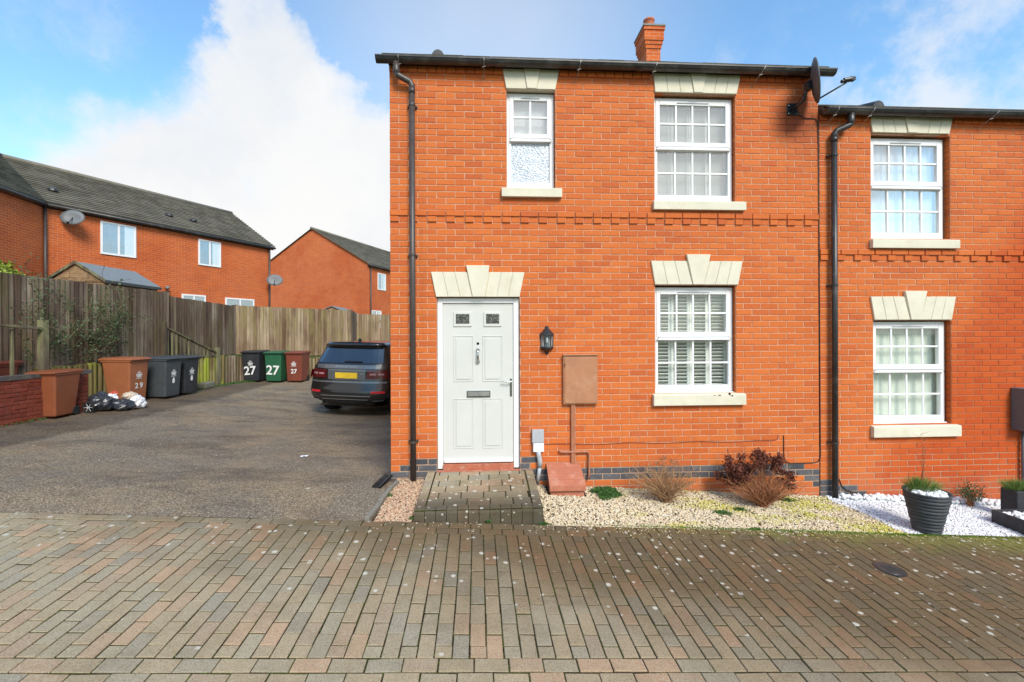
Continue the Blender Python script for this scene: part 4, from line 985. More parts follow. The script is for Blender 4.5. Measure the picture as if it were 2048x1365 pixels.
# ------------------------------------------------------------------ things fixed to the walls
L = thing('wall_lantern', (.737, 0, 1.80), 'black half-lantern wall light with clear panes beside the front door', 'wall lamp')
def half(prof, n=6, mat='black_iron', nm='cap', z=0):
    m = MB(); v = []
    for r, zz in prof: v += [(r * math.cos(math.pi + math.pi * k / n), r * 1.0 * math.sin(math.pi + math.pi * k / n), zz) for k in range(n + 1)]
    m.add(v, [(i * (n + 1) + k, i * (n + 1) + k + 1, (i + 1) * (n + 1) + k + 1, (i + 1) * (n + 1) + k) for i in range(len(prof) - 1) for k in range(n)] + [tuple(range(n + 1)), tuple((len(prof) - 1) * (n + 1) + k for k in range(n + 1))])
    return m.build(nm, mat, L)
half([(.012, .180), (.020, .170), (.022, .155), (.060, .112), (.088, .083), (.090, .070), (.082, .068)], nm='cap')
half([(.074, .070), (.070, -.075)], n=3, mat='lamp_glass', nm='pane')
half([(.080, -.072), (.084, -.085), (.078, -.100), (.040, -.125), (.022, -.140), (.020, -.155), (.010, -.172), (.002, -.176)], nm='base')
for k in range(4):
    a = math.pi + math.pi * k / 3; m = MB(); m.tube([(.078 * math.cos(a), .078 * math.sin(a) - .001, .070), (.073 * math.cos(a), .073 * math.sin(a) - .001, -.075)], .0065, 6); m.build('glazing_bar', 'black_iron', L)
m = MB(); m.box(-.078, .078, -.004, .0, -.08, .075); m.build('back_plate', 'grey_box', L)
m = MB(); m.lathe([(.012, -.04), (.016, 0), (.012, .04), (.004, .05)], 10, c=(0, -.03, .0)); m.build('bulb', 'white_plastic', L, smooth=True)

MBX = thing('meter_box', (1.144, 0, 1.32), 'brown meter box on the wall right of the door, duct running down from it', 'meter box')
m = MB(); m.box(-.212, .212, -.050, 0, -.300, .300); m.build('box', 'meter_brown', MBX, bevel=.006)
m = MB(); m.box(-.195, .200, -.060, -.050, -.285, .272); m.build('box_door', 'meter_brown', MBX, bevel=.005)
m = MB(); m.box(-.214, .214, -.066, 0, .296, .312); m.build('drip_edge', 'meter_brown', MBX, bevel=.004)
m = MB(); m.box(-.198, -.190, -.0625, -.059, .16, .20); m.build('hinge', 'black_iron', MBX)
m = MB(); m.box(-.115, -.063, -.034, 0, -1.03, -.301); m.build('duct', 'duct_brown', MBX, bevel=.004)

m = thing('electric_box', (.620, 0, .60), 'small grey box over a white box with bent grey pipe right of the door', 'service box')
b_ = MB(); b_.box(-.072, .072, -.055, 0, -.040, .118); b_.build('cover', 'grey_box', m, bevel=.006)
b_ = MB(); b_.box(-.060, .070, -.06, 0, -.150, -.044); b_.build('box', 'white_plastic', m, bevel=.004)
b_ = MB(); b_.tube([(.008, -.035, -.15), (.010, -.035, -.20), (.022, -.036, -.25), (.022, -.037, -.34)], .030, 12); b_.tube([(.022, -.037, -.335), (.010, -.05, -.40), (-.008, -.06, -.50)], .023, 12); b_.build('pipe', 'grey_box', m, smooth=True)

g = thing('gas_box', (.93, 0, .10), 'sloping terracotta gas meter box standing in the gravel against the wall', 'meter box')
b_ = MB(); b_.prism([(-.002, -.20), (-.002, .185), (-.315, .03), (-.315, -.20)], -.195, .195, axis='x'); b_.build('box', 'terracotta', g, bevel=.005)
for k in range(4):
    t0, t1 = k / 4, (k + 1) / 4; A = Vector((0, -.001, .205)); B = Vector((0, -.345, .035)); n_ = Vector((0, -.44, .9)).normalized()
    p0, p1 = A.lerp(B, t0 + .003), A.lerp(B, t1 - .003); b_ = MB(); e0, e1 = .208 + .004 * t0, .208 + .004 * t1
    v = [p0 + Vector((-e0, 0, 0)), p0 + Vector((e0, 0, 0)), p1 + Vector((e1, 0, 0)), p1 + Vector((-e1, 0, 0))]; v += [q - n_ * .014 for q in v]
    b_.add(v, [(3, 2, 1, 0), (4, 5, 6, 7), (0, 1, 5, 4), (1, 2, 6, 5), (2, 3, 7, 6), (3, 0, 4, 7)]); b_.build('lid_panel', 'terracotta', g, bevel=.003)
b_ = MB(); b_.box(-.212, .212, -.352, -.338, -.03, .034); b_.build('lid_lip', 'terracotta', g, bevel=.003)
m = MB(); m.tube([(.885, -.018, .455), (.89, -.03, .440), (.93, -.030, .435), (1.235, -.03, .437), (1.248, -.03, .425), (1.250, -.03, .15), (1.235, -.03, .10)], .013, 8)
one(m, 'gas_pipe', 'duct_brown', 'thin brown pipe bent over the terracotta gas box', 'pipe', smooth=True)
m = MB(); m.tube([(.70, -.004, .525)] + [(.70 + i * .15, -.005, .525 + .006 * math.sin(i * 1.1)) for i in range(1, 20)] + [(3.56, -.005, .527), (3.635, -.005, .532), (3.665, -.005, .552), (3.670, -.005, .590)], .0035, 5)
one(m, 'cable', 'cable_brick', 'thin brick-red cable running level along the wall below the window', 'cable')
m = MB(); m.tube([(3.74, -.006, .590), (3.742, -.006, .32), (3.765, -.006, .262), (3.82, -.006, .236), (4.13, -.006, .236), (4.19, -.006, .252), (4.222, -.006, .31), (4.216, -.006, 2.2), (4.208, -.006, 4.3), (4.196, -.006, 4.56), (4.16, -.006, 4.60), (4.04, -.008, 4.60), (3.94, -.02, 4.64), (3.89, -.05, 4.70)], .0055, 6)
one(m, 'cable', 'cable_black', 'black cable dropping from the satellite dish beside the joint of the two houses', 'cable')
m = MB(); m.tube([(4.47, -.006, .02), (4.50, -.006, -.06), (4.56, -.006, -.12), (4.70, -.006, -.16)], .006, 6)
one(m, 'cable', 'cable_black', 'short black cable sagging over dark plinth bricks behind the right downpipe', 'cable')

# satellite dish on the end house
D_ = thing('satellite_dish', (3.875, 0, 4.715), 'dark satellite dish seen edge-on under the gutter at the house corner', 'satellite dish')
m = MB(); m.box(-.075, .06, -.012, 0, -.085, .065); m.build('wall_plate', 'black_iron', D_, bevel=.002)
m = MB(); m.tube([(-.02, -.01, -.02), (-.02, -.12, -.02), (.0, -.20, .0), (.02, -.23, .12), (.04, -.24, .19)], .017, 10); m.build('arm', 'black_iron', D_, smooth=True)
m = MB(); m.box(.0, .065, -.28, -.20, .11, .21); m.tube([(-.035, -.03, -.06), (.03, -.19, .12)], .006, 6); m.build('clamp', 'black_iron', D_, bevel=.003)
for (x, z) in ((-.062, .035), (-.062, -.065), (.045, .035), (.045, -.065)):
    m = MB(); m.lathe([(.008, 0), (.008, .008), (.003, .010)], 6, M=Matrix.Translation((x, -.012, z)) @ Matrix.Rotation(R(90), 4, 'X')); m.build('bolt', 'chrome', D_)
A_ = Vector((.86, -.50, .10)).normalized()                      # the way the dish looks
q = A_.to_track_quat('Z', 'Y').to_matrix().to_4x4(); DM = Matrix.Translation((.075, -.25, .21)) @ q
m = MB(); n = 32
rings = [(0, 0), (.07, .003), (.14, .013), (.20, .030), (.235, .045)]
v = [(1.0 * r * math.cos(2 * math.pi * k / n), 1.12 * r * math.sin(2 * math.pi * k / n), z) for r, z in rings for k in range(n)]
v += [(a, b, c - .012) for a, b, c in v]; N_ = len(rings) * n
fs = []
for i in range(len(rings) - 1):
    for k in range(n):
        a, b, c, d = i * n + k, i * n + (k + 1) % n, (i + 1) * n + (k + 1) % n, (i + 1) * n + k; fs += [(a, b, c, d), (d + N_, c + N_, b + N_, a + N_)]
i = (len(rings) - 1) * n; fs += [(i + k, i + (k + 1) % n, i + (k + 1) % n + N_, i + k + N_) for k in range(n)]
m.add(v, fs, DM); m.build('reflector', 'dish_dark', D_, smooth=True)
m = MB(); foot = Vector((.10, -.27, -.03)); tip = foot + Vector((.33, -.07, .19)); m.tube([foot, foot.lerp(tip, .8), tip], .010, 8); m.build('feed_arm', 'black_iron', D_, smooth=True)
m = MB(); m.tube([tip + Vector((-.03, .0, .025)), tip + Vector((.05, -.01, .035))], .028, 12); m.tube([tip + Vector((-.06, 0, .01)), tip + Vector((-.02, 0, .02))], .02, 10); m.box(tip.x + .03, tip.x + .095, tip.y - .03, tip.y + .02, tip.z + .02, tip.z + .06); m.build('receiver', 'black_iron', D_)

# ------------------------------------------------------------------ ramp of setts up to the door
RP = thing('door_ramp', (-.09, -.5, .1), 'low ramp of mossy lichen-spotted setts leading up to the front door', 'ramp'); RP.location = (0, 0, 0)
def ramp_z(y): return .226 + (y + .03) / (-1.02) * (-.070)
sl = math.atan2(.070, 1.02)
m = MB(); m.prism([(-.03, -.3), (-.03, ramp_z(-.03) - .006), (-1.035, ramp_z(-1.035) - .006), (-1.035, -.3)], -.715, .555, axis='x'); m.build('bedding', 'paver_joint', RP)
def sett(x0, x1, y0, y1, name='sett', z1=None, h=.05, j=.0035):
    m = MB(); w, l = (x1 - x0) / 2 - j, (y1 - y0) / 2 - j; m.tbox(-w, w, -l, l, -h, 0, .006)
    cy = (y0 + y1) / 2; M_ = Matrix.Translation(((x0 + x1) / 2, cy, ramp_z(cy) + random.uniform(-.002, .003))) @ Matrix.Rotation(sl + random.uniform(-.01, .01), 4, 'X') @ Matrix.Rotation(random.uniform(-.012, .012), 4, 'Y')
    m.build(name, 'paver', RP, M=M_)
ys = [-.035, -.14, -.30, -.46, -.62, -.78, -.94]
for i in range(6):
    x = -.615; ph = [.05, .16, .07, .16, .10, .17][i]; x1_ = -.615 + ph
    while x < .455:
        e = min(x1_, .455)
        if e - x > .02: sett(x, e, ys[i + 1], ys[i], j=.0045)
        x = e; x1_ = e + .238
for sx in ((-.72, -.622), (.462, .56)):
    yy = [-.02, -.13, -.29, -.44, -.60, -.76, -.94]
    for a, b in zip(yy[1:], yy[:-1]): sett(sx[0], sx[1], a, b, 'side_sett', h=.14)
for i in range(12):
    a = -.72 + i * 1.28 / 12; b = a + 1.28 / 12; m = MB(); g_ = .003
    zt = ramp_z(-.98); prof = [(-.945, zt + .004), (-1.015, zt - .003), (-1.038, zt - .018), (-1.046, zt - .04), (-1.050, -.25), (-.945, -.25)]
    m.prism(prof, a + g_, b - g_, axis='x'); dz = random.uniform(-.003, .003); m.build('kerb_sett', 'paver', RP, M=Matrix.Translation((0, random.uniform(-.003, .002), dz)))

# black spout lying by the corner
m = MB(); m.grid(lambda u, v: (-.055 + .11 * u, -.17 + .34 * v, .035 * (2 * u - 1) ** 2 + .0 * v), 8, 4); m.v += [(a, b, c - .012) for a, b, c in m.v]; k_ = len(m.v) // 2; fs = list(m.f)
m.f += [tuple(reversed([i + k_ for i in f])) for f in fs]; m.m += [0] * len(fs); m.t += [0] * len(fs)
for a in range(-3, 4): m.box(a * .014 - .002, a * .014 + .002, -.165, .16, .004, .012 + .02 * abs(a) / 3)
o = one(m, 'drain_tray', 'black_plastic', 'black ribbed plastic drain channel lying against the house corner by the drive', 'drain channel')
o.matrix_world = Matrix.Translation((-1.215, -.13, drive_z(-1.2, -.13) + .035)) @ Matrix.Rotation(R(-14), 4, 'Z') @ Matrix.Rotation(R(8), 4, 'X')

# ------------------------------------------------------------------ plants by the wall
def twigs(mb, base, n, height, spread, r=.0032, up_=.6, seg=4, fork=.5):
    for i in range(n):
        mb.ct = random.random(); a = random.uniform(0, 6.283); s_ = math.sqrt(random.random()) * spread; h = height * random.uniform(.55, 1.0) * (1 - .35 * (s_ / spread) ** 2)
        p = Vector(base) + Vector((random.gauss(0, .02), random.gauss(0, .02), 0)); pts = [p.copy()]; tip = Vector((math.cos(a) * s_, math.sin(a) * s_ * .75, h))
        for k in range(1, seg + 1):
            f = k / seg; pts.append(Vector(base) + Vector((tip.x * f ** 1.25, tip.y * f ** 1.25, tip.z * f)) + Vector((random.gauss(0, .020), random.gauss(0, .016), random.gauss(0, .008))))
        mb.tube(pts, [r * (1.3 - .9 * k / seg) for k in range(seg + 1)], 3, caps=False)
        for _k in range(2 if random.random() < fork else 0):
            q = pts[random.randint(2, seg)]; mb.tube([q, q + Vector((random.gauss(0, .05), random.gauss(0, .04), random.uniform(.01, .10)))], [r * .8, r * .3], 3, caps=False)
        yield pts[-1]
def leafy(mb, p, s_, n=1):
    for _ in range(n):
        mb.ct = random.random(); d = Vector((random.gauss(0, 1), random.gauss(0, 1), random.gauss(0, .7))).normalized(); e = d.orthogonal().normalized(); e.rotate(Matrix.Rotation(random.uniform(0, 6.3), 3, d)); c = Vector(p)
        w = s_ * random.uniform(.35, .55); l = s_ * random.uniform(.8, 1.3); f = d.cross(e)
        mb.add([c, c + e * l * .5 + f * w, c + e * l, c + e * l * .5 - f * w], [(0, 1, 2, 3)])
def shrub(name, label, base, n, h, spread, tw, head_n, head_mat, head_s, head_cond=None, cat='shrub'):
    o = thing(name, base, label, cat); m = MB(); tips = list(twigs(m, (0, 0, 0), n, h, spread)); m.build('stems', tw, o, kind='stuff')
    hm = MB(); c = 0
    for t in sorted(tips, key=lambda q: -q.z):
        if head_cond and not head_cond(t): continue
        if c >= head_n: break
        c += 1
        for _ in range(34): leafy(hm, t + Vector((random.gauss(0, head_s * .42), random.gauss(0, head_s * .42), random.gauss(0, head_s * .33))), head_s * .34)
    if hm.v: hm.build('dead_flower_heads', head_mat, o, kind='stuff')
    return o
zb = lambda x, y: road_z(x, y) - .015
shrub('dead_shrub', 'straw-coloured leafless shrub in the gravel left of the darker one', (2.06, -.40, zb(2.06, -.40)), 250, .50, .44, 'straw_twig', 9, 'red_twig', .035)
o = shrub('hydrangea', 'dormant hydrangea with dark brown dead flower heads beneath the window', (3.20, -.42, zb(3.2, -.42)), 300, .44, .44, 'red_twig', 0, 'dead_head', .05)
m = MB(); st = MB()
for i in range(64):
    a = random.uniform(-1.2, 1.3); rr = random.uniform(.68, 1.05); t = Vector((math.sin(a) * .46 * rr + .02, .14 + random.gauss(0, .09), .08 + math.cos(a) * .50 * rr)); st.ct = random.random()
    if t.z < .06: continue
    st.tube([Vector((random.gauss(0, .03), 0, 0)), t * .55 + Vector((0, 0, .03)), t], [.003, .0025, .0015], 3, caps=False)
    for _ in range(60): leafy(m, t + Vector((random.gauss(0, .026), random.gauss(0, .026), random.gauss(0, .020))), .026)
m.build('dead_flower_heads', 'dead_head', o, kind='stuff'); st.build('stems', 'red_twig', o, kind='stuff')
def clump(name, label, cx, cy, rx, ry, h, n, mat, s_=.012, zf=None, cat='plant', blades=False, kind='stuff', base=None):
    m = MB()
    for i in range(n):
        a = random.uniform(0, 6.283); r_ = math.sqrt(random.random()) * (.62 + .75 * mn.noise(Vector((math.cos(a) * 1.6, math.sin(a) * 1.6, cx * 7))) + .2 * random.random()); x, y = cx + rx * r_ * math.cos(a), cy + ry * r_ * math.sin(a); z = (zf or zb)(x, y) if base is None else base
        m.ct = random.random()
        if blades:
            l = h * random.uniform(.5, 1) * (1 - .5 * r_ * r_); q = Vector((x, y, z)); d = Vector(((x - cx) * 1.1 + random.gauss(0, .02), (y - cy) * 1.1 + random.gauss(0, .02), l)); w = Vector((random.gauss(0, 1), random.gauss(0, 1), 0)).normalized() * .0016
            m.add([q - w, q + w, q + d * .6 + w * .8 + Vector((0, 0, l * .12)), q + d * .6 - w * .8 + Vector((0, 0, l * .12)), q + d * 1.05], [(0, 1, 2, 3), (3, 2, 4)])
        else: leafy(m, (x, y, z + random.uniform(0, h) * (1 - r_ * .7)), s_)
    o = m.build(name, mat)
    return tag(o, label, cat, kind=kind)
clump('green_clump', 'bright green leafy clump in the gravel beside the terracotta box', 1.42, -.20, .25, .18, .05, 3600, 'leaf_green', .016, cat='plant', kind=None)
for (x, y, rx, ry, n_, lab) in ((2.60, -.66, .13, .06, 500, 'small green weeds in the gravel between the two bare shrubs'), (3.62, -.22, .16, .06, 500, 'small green weeds in the gravel near the right downpipe'), (2.86, -.55, .10, .05, 300, 'green weeds in the gravel just left of the hydrangea'),
                                 (2.75, -1.04, .10, .03, 260, 'weeds at the front edge of the cream gravel'), (.56, -1.08, .08, .03, 240, 'weeds at the right foot of the door ramp'), (-.74, -1.06, .03, .03, 120, 'weed tuft at the left foot of the door ramp'), (-1.06, -.52, .04, .05, 120, 'pale weeds on the pinkish gravel beside the edging'), (.02, -1.07, .05, .012, 90, 'tiny weed growing under the front of the door ramp')):
    clump('weeds', lab, x, y, rx, ry, .03, n_, 'leaf_green', .011, cat='weeds')
clump('edge_moss', 'moss tufts along the edge of the paving and gravel at the right', 4.0, -1.06, 3.4, .03, .012, 5200, 'moss_green', .009, zf=lambda x, y: road_z(x, y) - .004 , cat='moss')
# joints moss on the paving
m = MB()
for i in range(7000):
    s_, q, c = scored[random.randrange(0, 900)]
    if random.random() < .7: u_, n_ = q[0], random.uniform(q[2], q[3])
    else: u_, n_ = random.uniform(q[0], q[1]), q[2]
    if mn.noise(Vector((u_ * .9, n_ * .9, 3))) < -.02: continue
    leafy(m, ROADM @ Vector((u_ + random.gauss(0, .0015), n_ + random.gauss(0, .0015), -.006)), .006)
tag(m.build('joint_moss', 'moss_green'), 'moss and tiny weeds in the joints of the block paving', 'moss', kind='stuff')

# pot and planter on the white gravel
PX, PY = 4.70, -.93; pz = road_z(PX, PY) - .02
P_ = thing('plant_pot', (PX, PY, pz), 'ribbed dark grey tapered pot filled with white pebbles on white gravel', 'plant pot')
m = MB(); prof = [(.112, 0)]; k = 0
for i in range(11):
    z = .012 + i * .0365; r_ = .114 + (z / .42) * .088 + .003 * math.sin(i * 2.3); prof += [(r_ + .001, z), (r_ + .0075, z + .012), (r_ + .0075, z + .027), (r_ - .001, z + .0345)]
prof += [(.208, .425), (.206, .437), (.196, .438), (.188, .405), (.10, .395)]
m.lathe(prof, 36); m.build('pot', 'slate_pot', P_, smooth=True)
st_ = [(random.uniform(-.16, .16), random.uniform(-.16, .16), 0) for _ in range(200)]; st_ = [(x, y, .412 + random.uniform(-.006, .02)) for x, y, z in st_ if x * x + y * y < .026]
stones('white_stones', st_, (.04, .065), 'pebble_white', .8, parent=P_, kind='stuff')
clump('grass_tuft', 'feathery green grass tuft growing out of the ribbed grey pot', PX - .03, PY + .06, .15, .09, .17, 900, 'grass_pale', cat='plant', blades=True, base=pz + .42, kind=None)
m = MB(); list(twigs(m, (PX + .05, PY + .10, pz + .42), 5, .62, .05, .0022, fork=1)); 
for i in range(26): leafy(m, (PX + .05 + random.gauss(0, .03), PY + .1 + random.gauss(0, .02), pz + .45 + random.random() * .55), .015)
one(m, 'dry_stem', 'red_twig', 'thin reddish dry stem rising from the ribbed grey pot', 'plant')
PL_ = thing('planter_box', (6.1, -.87, road_z(6.1, -.87)), 'low dark slatted planter at the right edge filled with white stones', 'planter')
m = MB(); a, b, c, d = -.30, .34, -.28, .25
for (q) in ((a, a + .03, c, d), (b - .03, b, c, d), (a + .03, b - .03, c, c + .03), (a + .03, b - .03, d - .03, d)): m.box(q[0], q[1], q[2], q[3], -.06, .155)
m.build('box', 'planter_dark', PL_, bevel=.004)
m = MB(); m.box(a + .03, b - .03, c + .03, d - .03, -.05, .125); m.build('infill', 'soil', PL_)
st_ = [(random.uniform(a + .05, b - .05), random.uniform(c + .05, d - .05), .135 + random.uniform(-.004, .01)) for _ in range(330)]
stones('white_stones', st_, (.03, .05), 'pebble_white', .7, parent=PL_, kind='stuff')
q_ = thing('plant_pot', (6.25, -.50, road_z(6.25, -.5)), 'dark square pot with green tuft behind the low planter at the right edge', 'plant pot')
m = MB(); m.prism([(-.09, -.09), (.09, -.09), (.09, .09), (-.09, .09)], 0, .33, axis='z'); m.build('pot', 'planter_dark', q_, bevel=.01)
clump('grass_tuft', 'green grass tuft in the dark square pot at the right edge', 6.25, -.5, .11, .09, .16, 600, 'grass_pale', cat='plant', blades=True, base=road_z(6.25, -.5) + .32, kind=None)
o = thing('dead_shrub', (6.02, -.20, road_z(6.02, -.2)), 'thin reddish-green twiggy plant against the wall near the right edge', 'shrub')
m = MB(); tp = list(twigs(m, (0, 0, 0), 60, .36, .18, .0018)); m.build('stems', 'red_twig', o, kind='stuff'); m = MB()
for t in tp:
    for _ in range(8): leafy(m, t * random.uniform(.4, 1) + Vector((random.gauss(0, .02), random.gauss(0, .02), 0)), .02)
m.build('leaves', 'leaf_bramble', o, kind='stuff')
m = MB(); m.lathe([(.001, 0), (.02, .001), (.02, .003), (.001, .004)], 10)

# ------------------------------------------------------------------ wheelie bins
def make_bin(loc, rot, sc_, mat, label, lidmat=None, front=None, num=None, group='wheelie bins standing round the drive'):
    o = thing('wheelie_bin', loc, label, 'wheelie bin', group, rot); o.scale = (sc_, sc_, sc_)
    b = MB(); w0, d0, w1_, d1_ = .238, .275, .275, .335; z0, z1 = .035, .955
    v = [(-w0, -d0, z0), (w0, -d0, z0), (w0, d0 - .06, z0), (-w0, d0 - .06, z0), (-w1_, -d1_ + .02, z1), (w1_, -d1_ + .02, z1), (w1_, d1_, z1), (-w1_, d1_, z1)]
    b.add(v, [(0, 3, 2, 1), (4, 5, 6, 7), (0, 1, 5, 4), (1, 2, 6, 5), (2, 3, 7, 6), (3, 0, 4, 7)]); b.build('body', mat, o, bevel=.035)
    r_ = MB(); r_.box(-w1_ - .012, w1_ + .012, -d1_ + .005, d1_ + .012, z1 - .035, z1 - .004); r_.build('rim', mat, o, bevel=.008)
    l = MB(); e = .018
    v = [(-w1_ - e, -d1_ - .03, z1), (w1_ + e, -d1_ - .03, z1), (w1_ + e, d1_ + .05, z1), (-w1_ - e, d1_ + .05, z1), (-w1_ - e, -d1_ - .03, z1 + .03), (w1_ + e, -d1_ - .03, z1 + .03), (w1_ + e, d1_ + .05, z1 + .05), (-w1_ - e, d1_ + .05, z1 + .05),
         (-w1_ + .04, -d1_ + .05, z1 + .062), (w1_ - .04, -d1_ + .05, z1 + .062), (w1_ - .04, d1_ - .02, z1 + .075), (-w1_ + .04, d1_ - .02, z1 + .075)]
    l.add(v, [(0, 3, 2, 1), (0, 1, 5, 4), (1, 2, 6, 5), (2, 3, 7, 6), (3, 0, 4, 7), (4, 5, 9, 8), (5, 6, 10, 9), (6, 7, 11, 10), (7, 4, 8, 11), (8, 9, 10, 11)]); l.build('lid', lidmat or mat, o, bevel=.01)
    h = MB(); h.tube([(-w1_ + .02, d1_ + .06, z1 - .005), (w1_ - .02, d1_ + .06, z1 - .005)], .017, 8)
    for s_ in (-.2, 0, .2): h.box(s_ - .02, s_ + .02, d1_ - .02, d1_ + .07, z1 - .03, z1 + .01)
    h.build('handle', lidmat or mat, o)
    for s_ in (-1, 1):
        wz = MB(); wz.tube([(s_ * .20, d0 - .035, .10), (s_ * .255, d0 - .035, .10)], .10, 18); wh = wz.build('wheel', 'tyre', o, smooth=False, bevel=.01)
    ax = MB(); ax.tube([(-.21, d0 - .035, .10), (.21, d0 - .035, .10)], .012, 6); ax.build('axle', 'black_iron', o)
    # print on the front face, which leans out towards the top
    lean = math.atan2((d1_ - .02 - d0), z1 - z0)
    F_ = Matrix.Translation((0, -d0 - .004, z0)) @ Matrix.Rotation(lean, 4, 'X')
    if front:
        pm = MB()
        for (dz, w) in ((.66, .03), (.625, .05), (.590, .085), (.562, .075), (.534, .06), (.50, .085)):
            th_ = .005 if dz in (.66, .50) else .010; x = -w
            while x < w: 
                e_ = min(w, x + random.uniform(.012, .03)); pm.box(x, e_, -.002, .001, dz - th_, dz + th_, M=F_); x = e_ + .006
        if front == 'crest':
            pm.prism([(-.03, .33), (.03, .33), (.042, .38), (.03, .44), (.012, .46), (0, .48), (-.012, .46), (-.03, .44), (-.042, .38)], -.002, .001, M=F_)
        pm.build('printed_label', 'white_paint', o)
    if num:
        tm = text_mesh(num[0], num[1], 'white_paint'); link('painted_number', tm, o, M=F_ @ Matrix.Translation((num[2], -.004, num[3])) @ Matrix.Rotation(R(90), 4, 'X') @ Matrix.Rotation(R(num[4] if len(num) > 4 else 0), 4, 'Z'))
    return o
FX = R(90)   # front towards +x
def at(x, y, dz=0.): return (x, y, drive_z(x, y) + dz)
make_bin(at(-8.22, 3.60), R(2), .87, 'bin_orange', 'plain rust-brown wheelie bin in front of the low brick wall')
make_bin(at(-8.30, 5.42), FX - R(3), 1.0, 'bin_brown', 'tan-brown wheelie bin marked 29 beside the rubbish bags', front='lines', num=('2 9', .17, .0, .33))
make_bin(at(-8.06, 6.22), FX - R(3), 1.0, 'bin_slate', 'charcoal wheelie bin with white crest beside the tan-brown bin', front='crest')
make_bin(at(-8.08, 6.95), FX - R(3), 1.0, 'bin_black', 'black and green wheelie bin half hidden behind the charcoal one', lidmat='bin_slate', front='crest')
make_bin(at(-7.62, 9.92), R(-2), 1.0, 'bin_black', 'black wheelie bin painted 27 at the left of the row of three', front='lines', num=('27', .38, -.02, .33, 3))
make_bin(at(-6.98, 10.06), R(-2), 1.0, 'bin_green', 'dark green wheelie bin painted 27 between the black and brown ones', front=None, num=('27', .42, -.01, .36, -3))
make_bin(at(-6.36, 10.18), R(-2), 1.0, 'bin_red', 'reddish-brown wheelie bin marked 27 nearest the parked car', front='lines', num=('27', .2, .0, .33))
make_bin((-9.15, 3.3, .38), R(2), 1.0, 'bin_red', 'dark red-brown bin half hidden behind the low brick wall and railing')

# ------------------------------------------------------------------ rubbish by the wall
def bag(name, label, c, s_, mat, seed, flat=.7, cat='rubbish bag'):
    m = MB(); n = 26
    def f(u, v):
        th = u * 2 * math.pi; ph = (v - .5) * math.pi; d = Vector((math.cos(th) * math.cos(ph), math.sin(th) * math.cos(ph), math.sin(ph)))
        k = 1 + .34 * mn.noise(d * 1.7 + Vector((seed, 0, 0))) + .20 * abs(mn.noise(d * 5 + Vector((seed, 3, 0)))) + .07 * mn.noise(d * 12 + Vector((0, seed, 0)))
        return (c[0] + d.x * k * s_[0], c[1] + d.y * k * s_[1], c[2] + max(-.95, d.z * k) * s_[2])
    m.grid(f, n, 18); return one(m, name, mat, label, cat, smooth=False)
zg = lambda x, y: drive_z(x, y)
bag('rubbish_bag', 'torn black rubbish bag between the rust-brown bin and brick wall end', (-7.90, 4.22, zg(-7.9, 4.2) + .17), (.22, .20, .18), 'bag_black', 1.)
bag('rubbish_bag', 'split black bag lying low against the white one', (-7.62, 4.42, zg(-7.6, 4.4) + .10), (.20, .18, .12), 'bag_black', 5.)
bag('carrier_bag', 'crumpled white carrier bag spilling towards the tan-brown bin', (-7.50, 4.66, zg(-7.5, 4.6) + .13), (.13, .16, .15), 'bag_white', 9.)
bag('carrier_bag', 'small white bag lying on top of the black rubbish bag', (-7.78, 4.36, zg(-7.8, 4.3) + .25), (.10, .08, .08), 'bag_white', 12.)
bag('paper_sack', 'pale brown paper bundle on the white carrier bag', (-7.66, 4.66, zg(-7.6, 4.6) + .26), (.13, .11, .08), 'bag_cream', 15., cat='paper bundle')
bag('rag', 'red plastic wrapper on top of the rubbish bags', (-7.86, 4.52, zg(-7.8, 4.5) + .31), (.07, .06, .06), 'red_plastic', 20., cat='wrapper')
o = thing('cart_wheel', (-7.93, 3.98, zg(-7.93, 3.98) + .11), 'small black spoked wheel lying against the rubbish bags', 'wheel'); 
m = MB(); nn = 24; m.tube([(.10 * math.cos(a), 0, .10 * math.sin(a)) for a in [2 * math.pi * k / nn for k in range(nn + 1)]], .018, 8, caps=False); m.build('tyre', 'tyre', o, smooth=True)
m = MB(); [m.tube([(0, 0, 0), (.09 * math.cos(a), 0, .09 * math.sin(a))], .006, 5) for a in [2 * math.pi * k / 6 for k in range(6)]]; m.tube([(0, -.02, 0), (0, .02, 0)], .02, 10); m.build('spokes', 'grey_box', o)
for lab, x, y, s_ in (('white paper scrap lying in the middle of the tarmac drive', -2.62, 1.15, .06), ('orange leaf on the tarmac near the house corner', -1.55, 3.2, .05), ('pale scrap on the tarmac close to the paving edge', -5.1, -.4, .04), ('pinkish scrap on the tarmac in front of the side gravel', -2.0, -.35, .035)):
    m = MB(); m.grid(lambda u, v: ((u - .5) * s_ * 1.6, (v - .5) * s_, .006 + .012 * mn.noise(Vector((u * 4, v * 4, x)))), 4, 3)
    o = one(m, 'litter', 'bag_white' if 'white' in lab or 'pale' in lab else 'red_plastic' if 'orange' in lab else 'bag_cream', lab, 'litter'); o.location = at(x, y, .008)

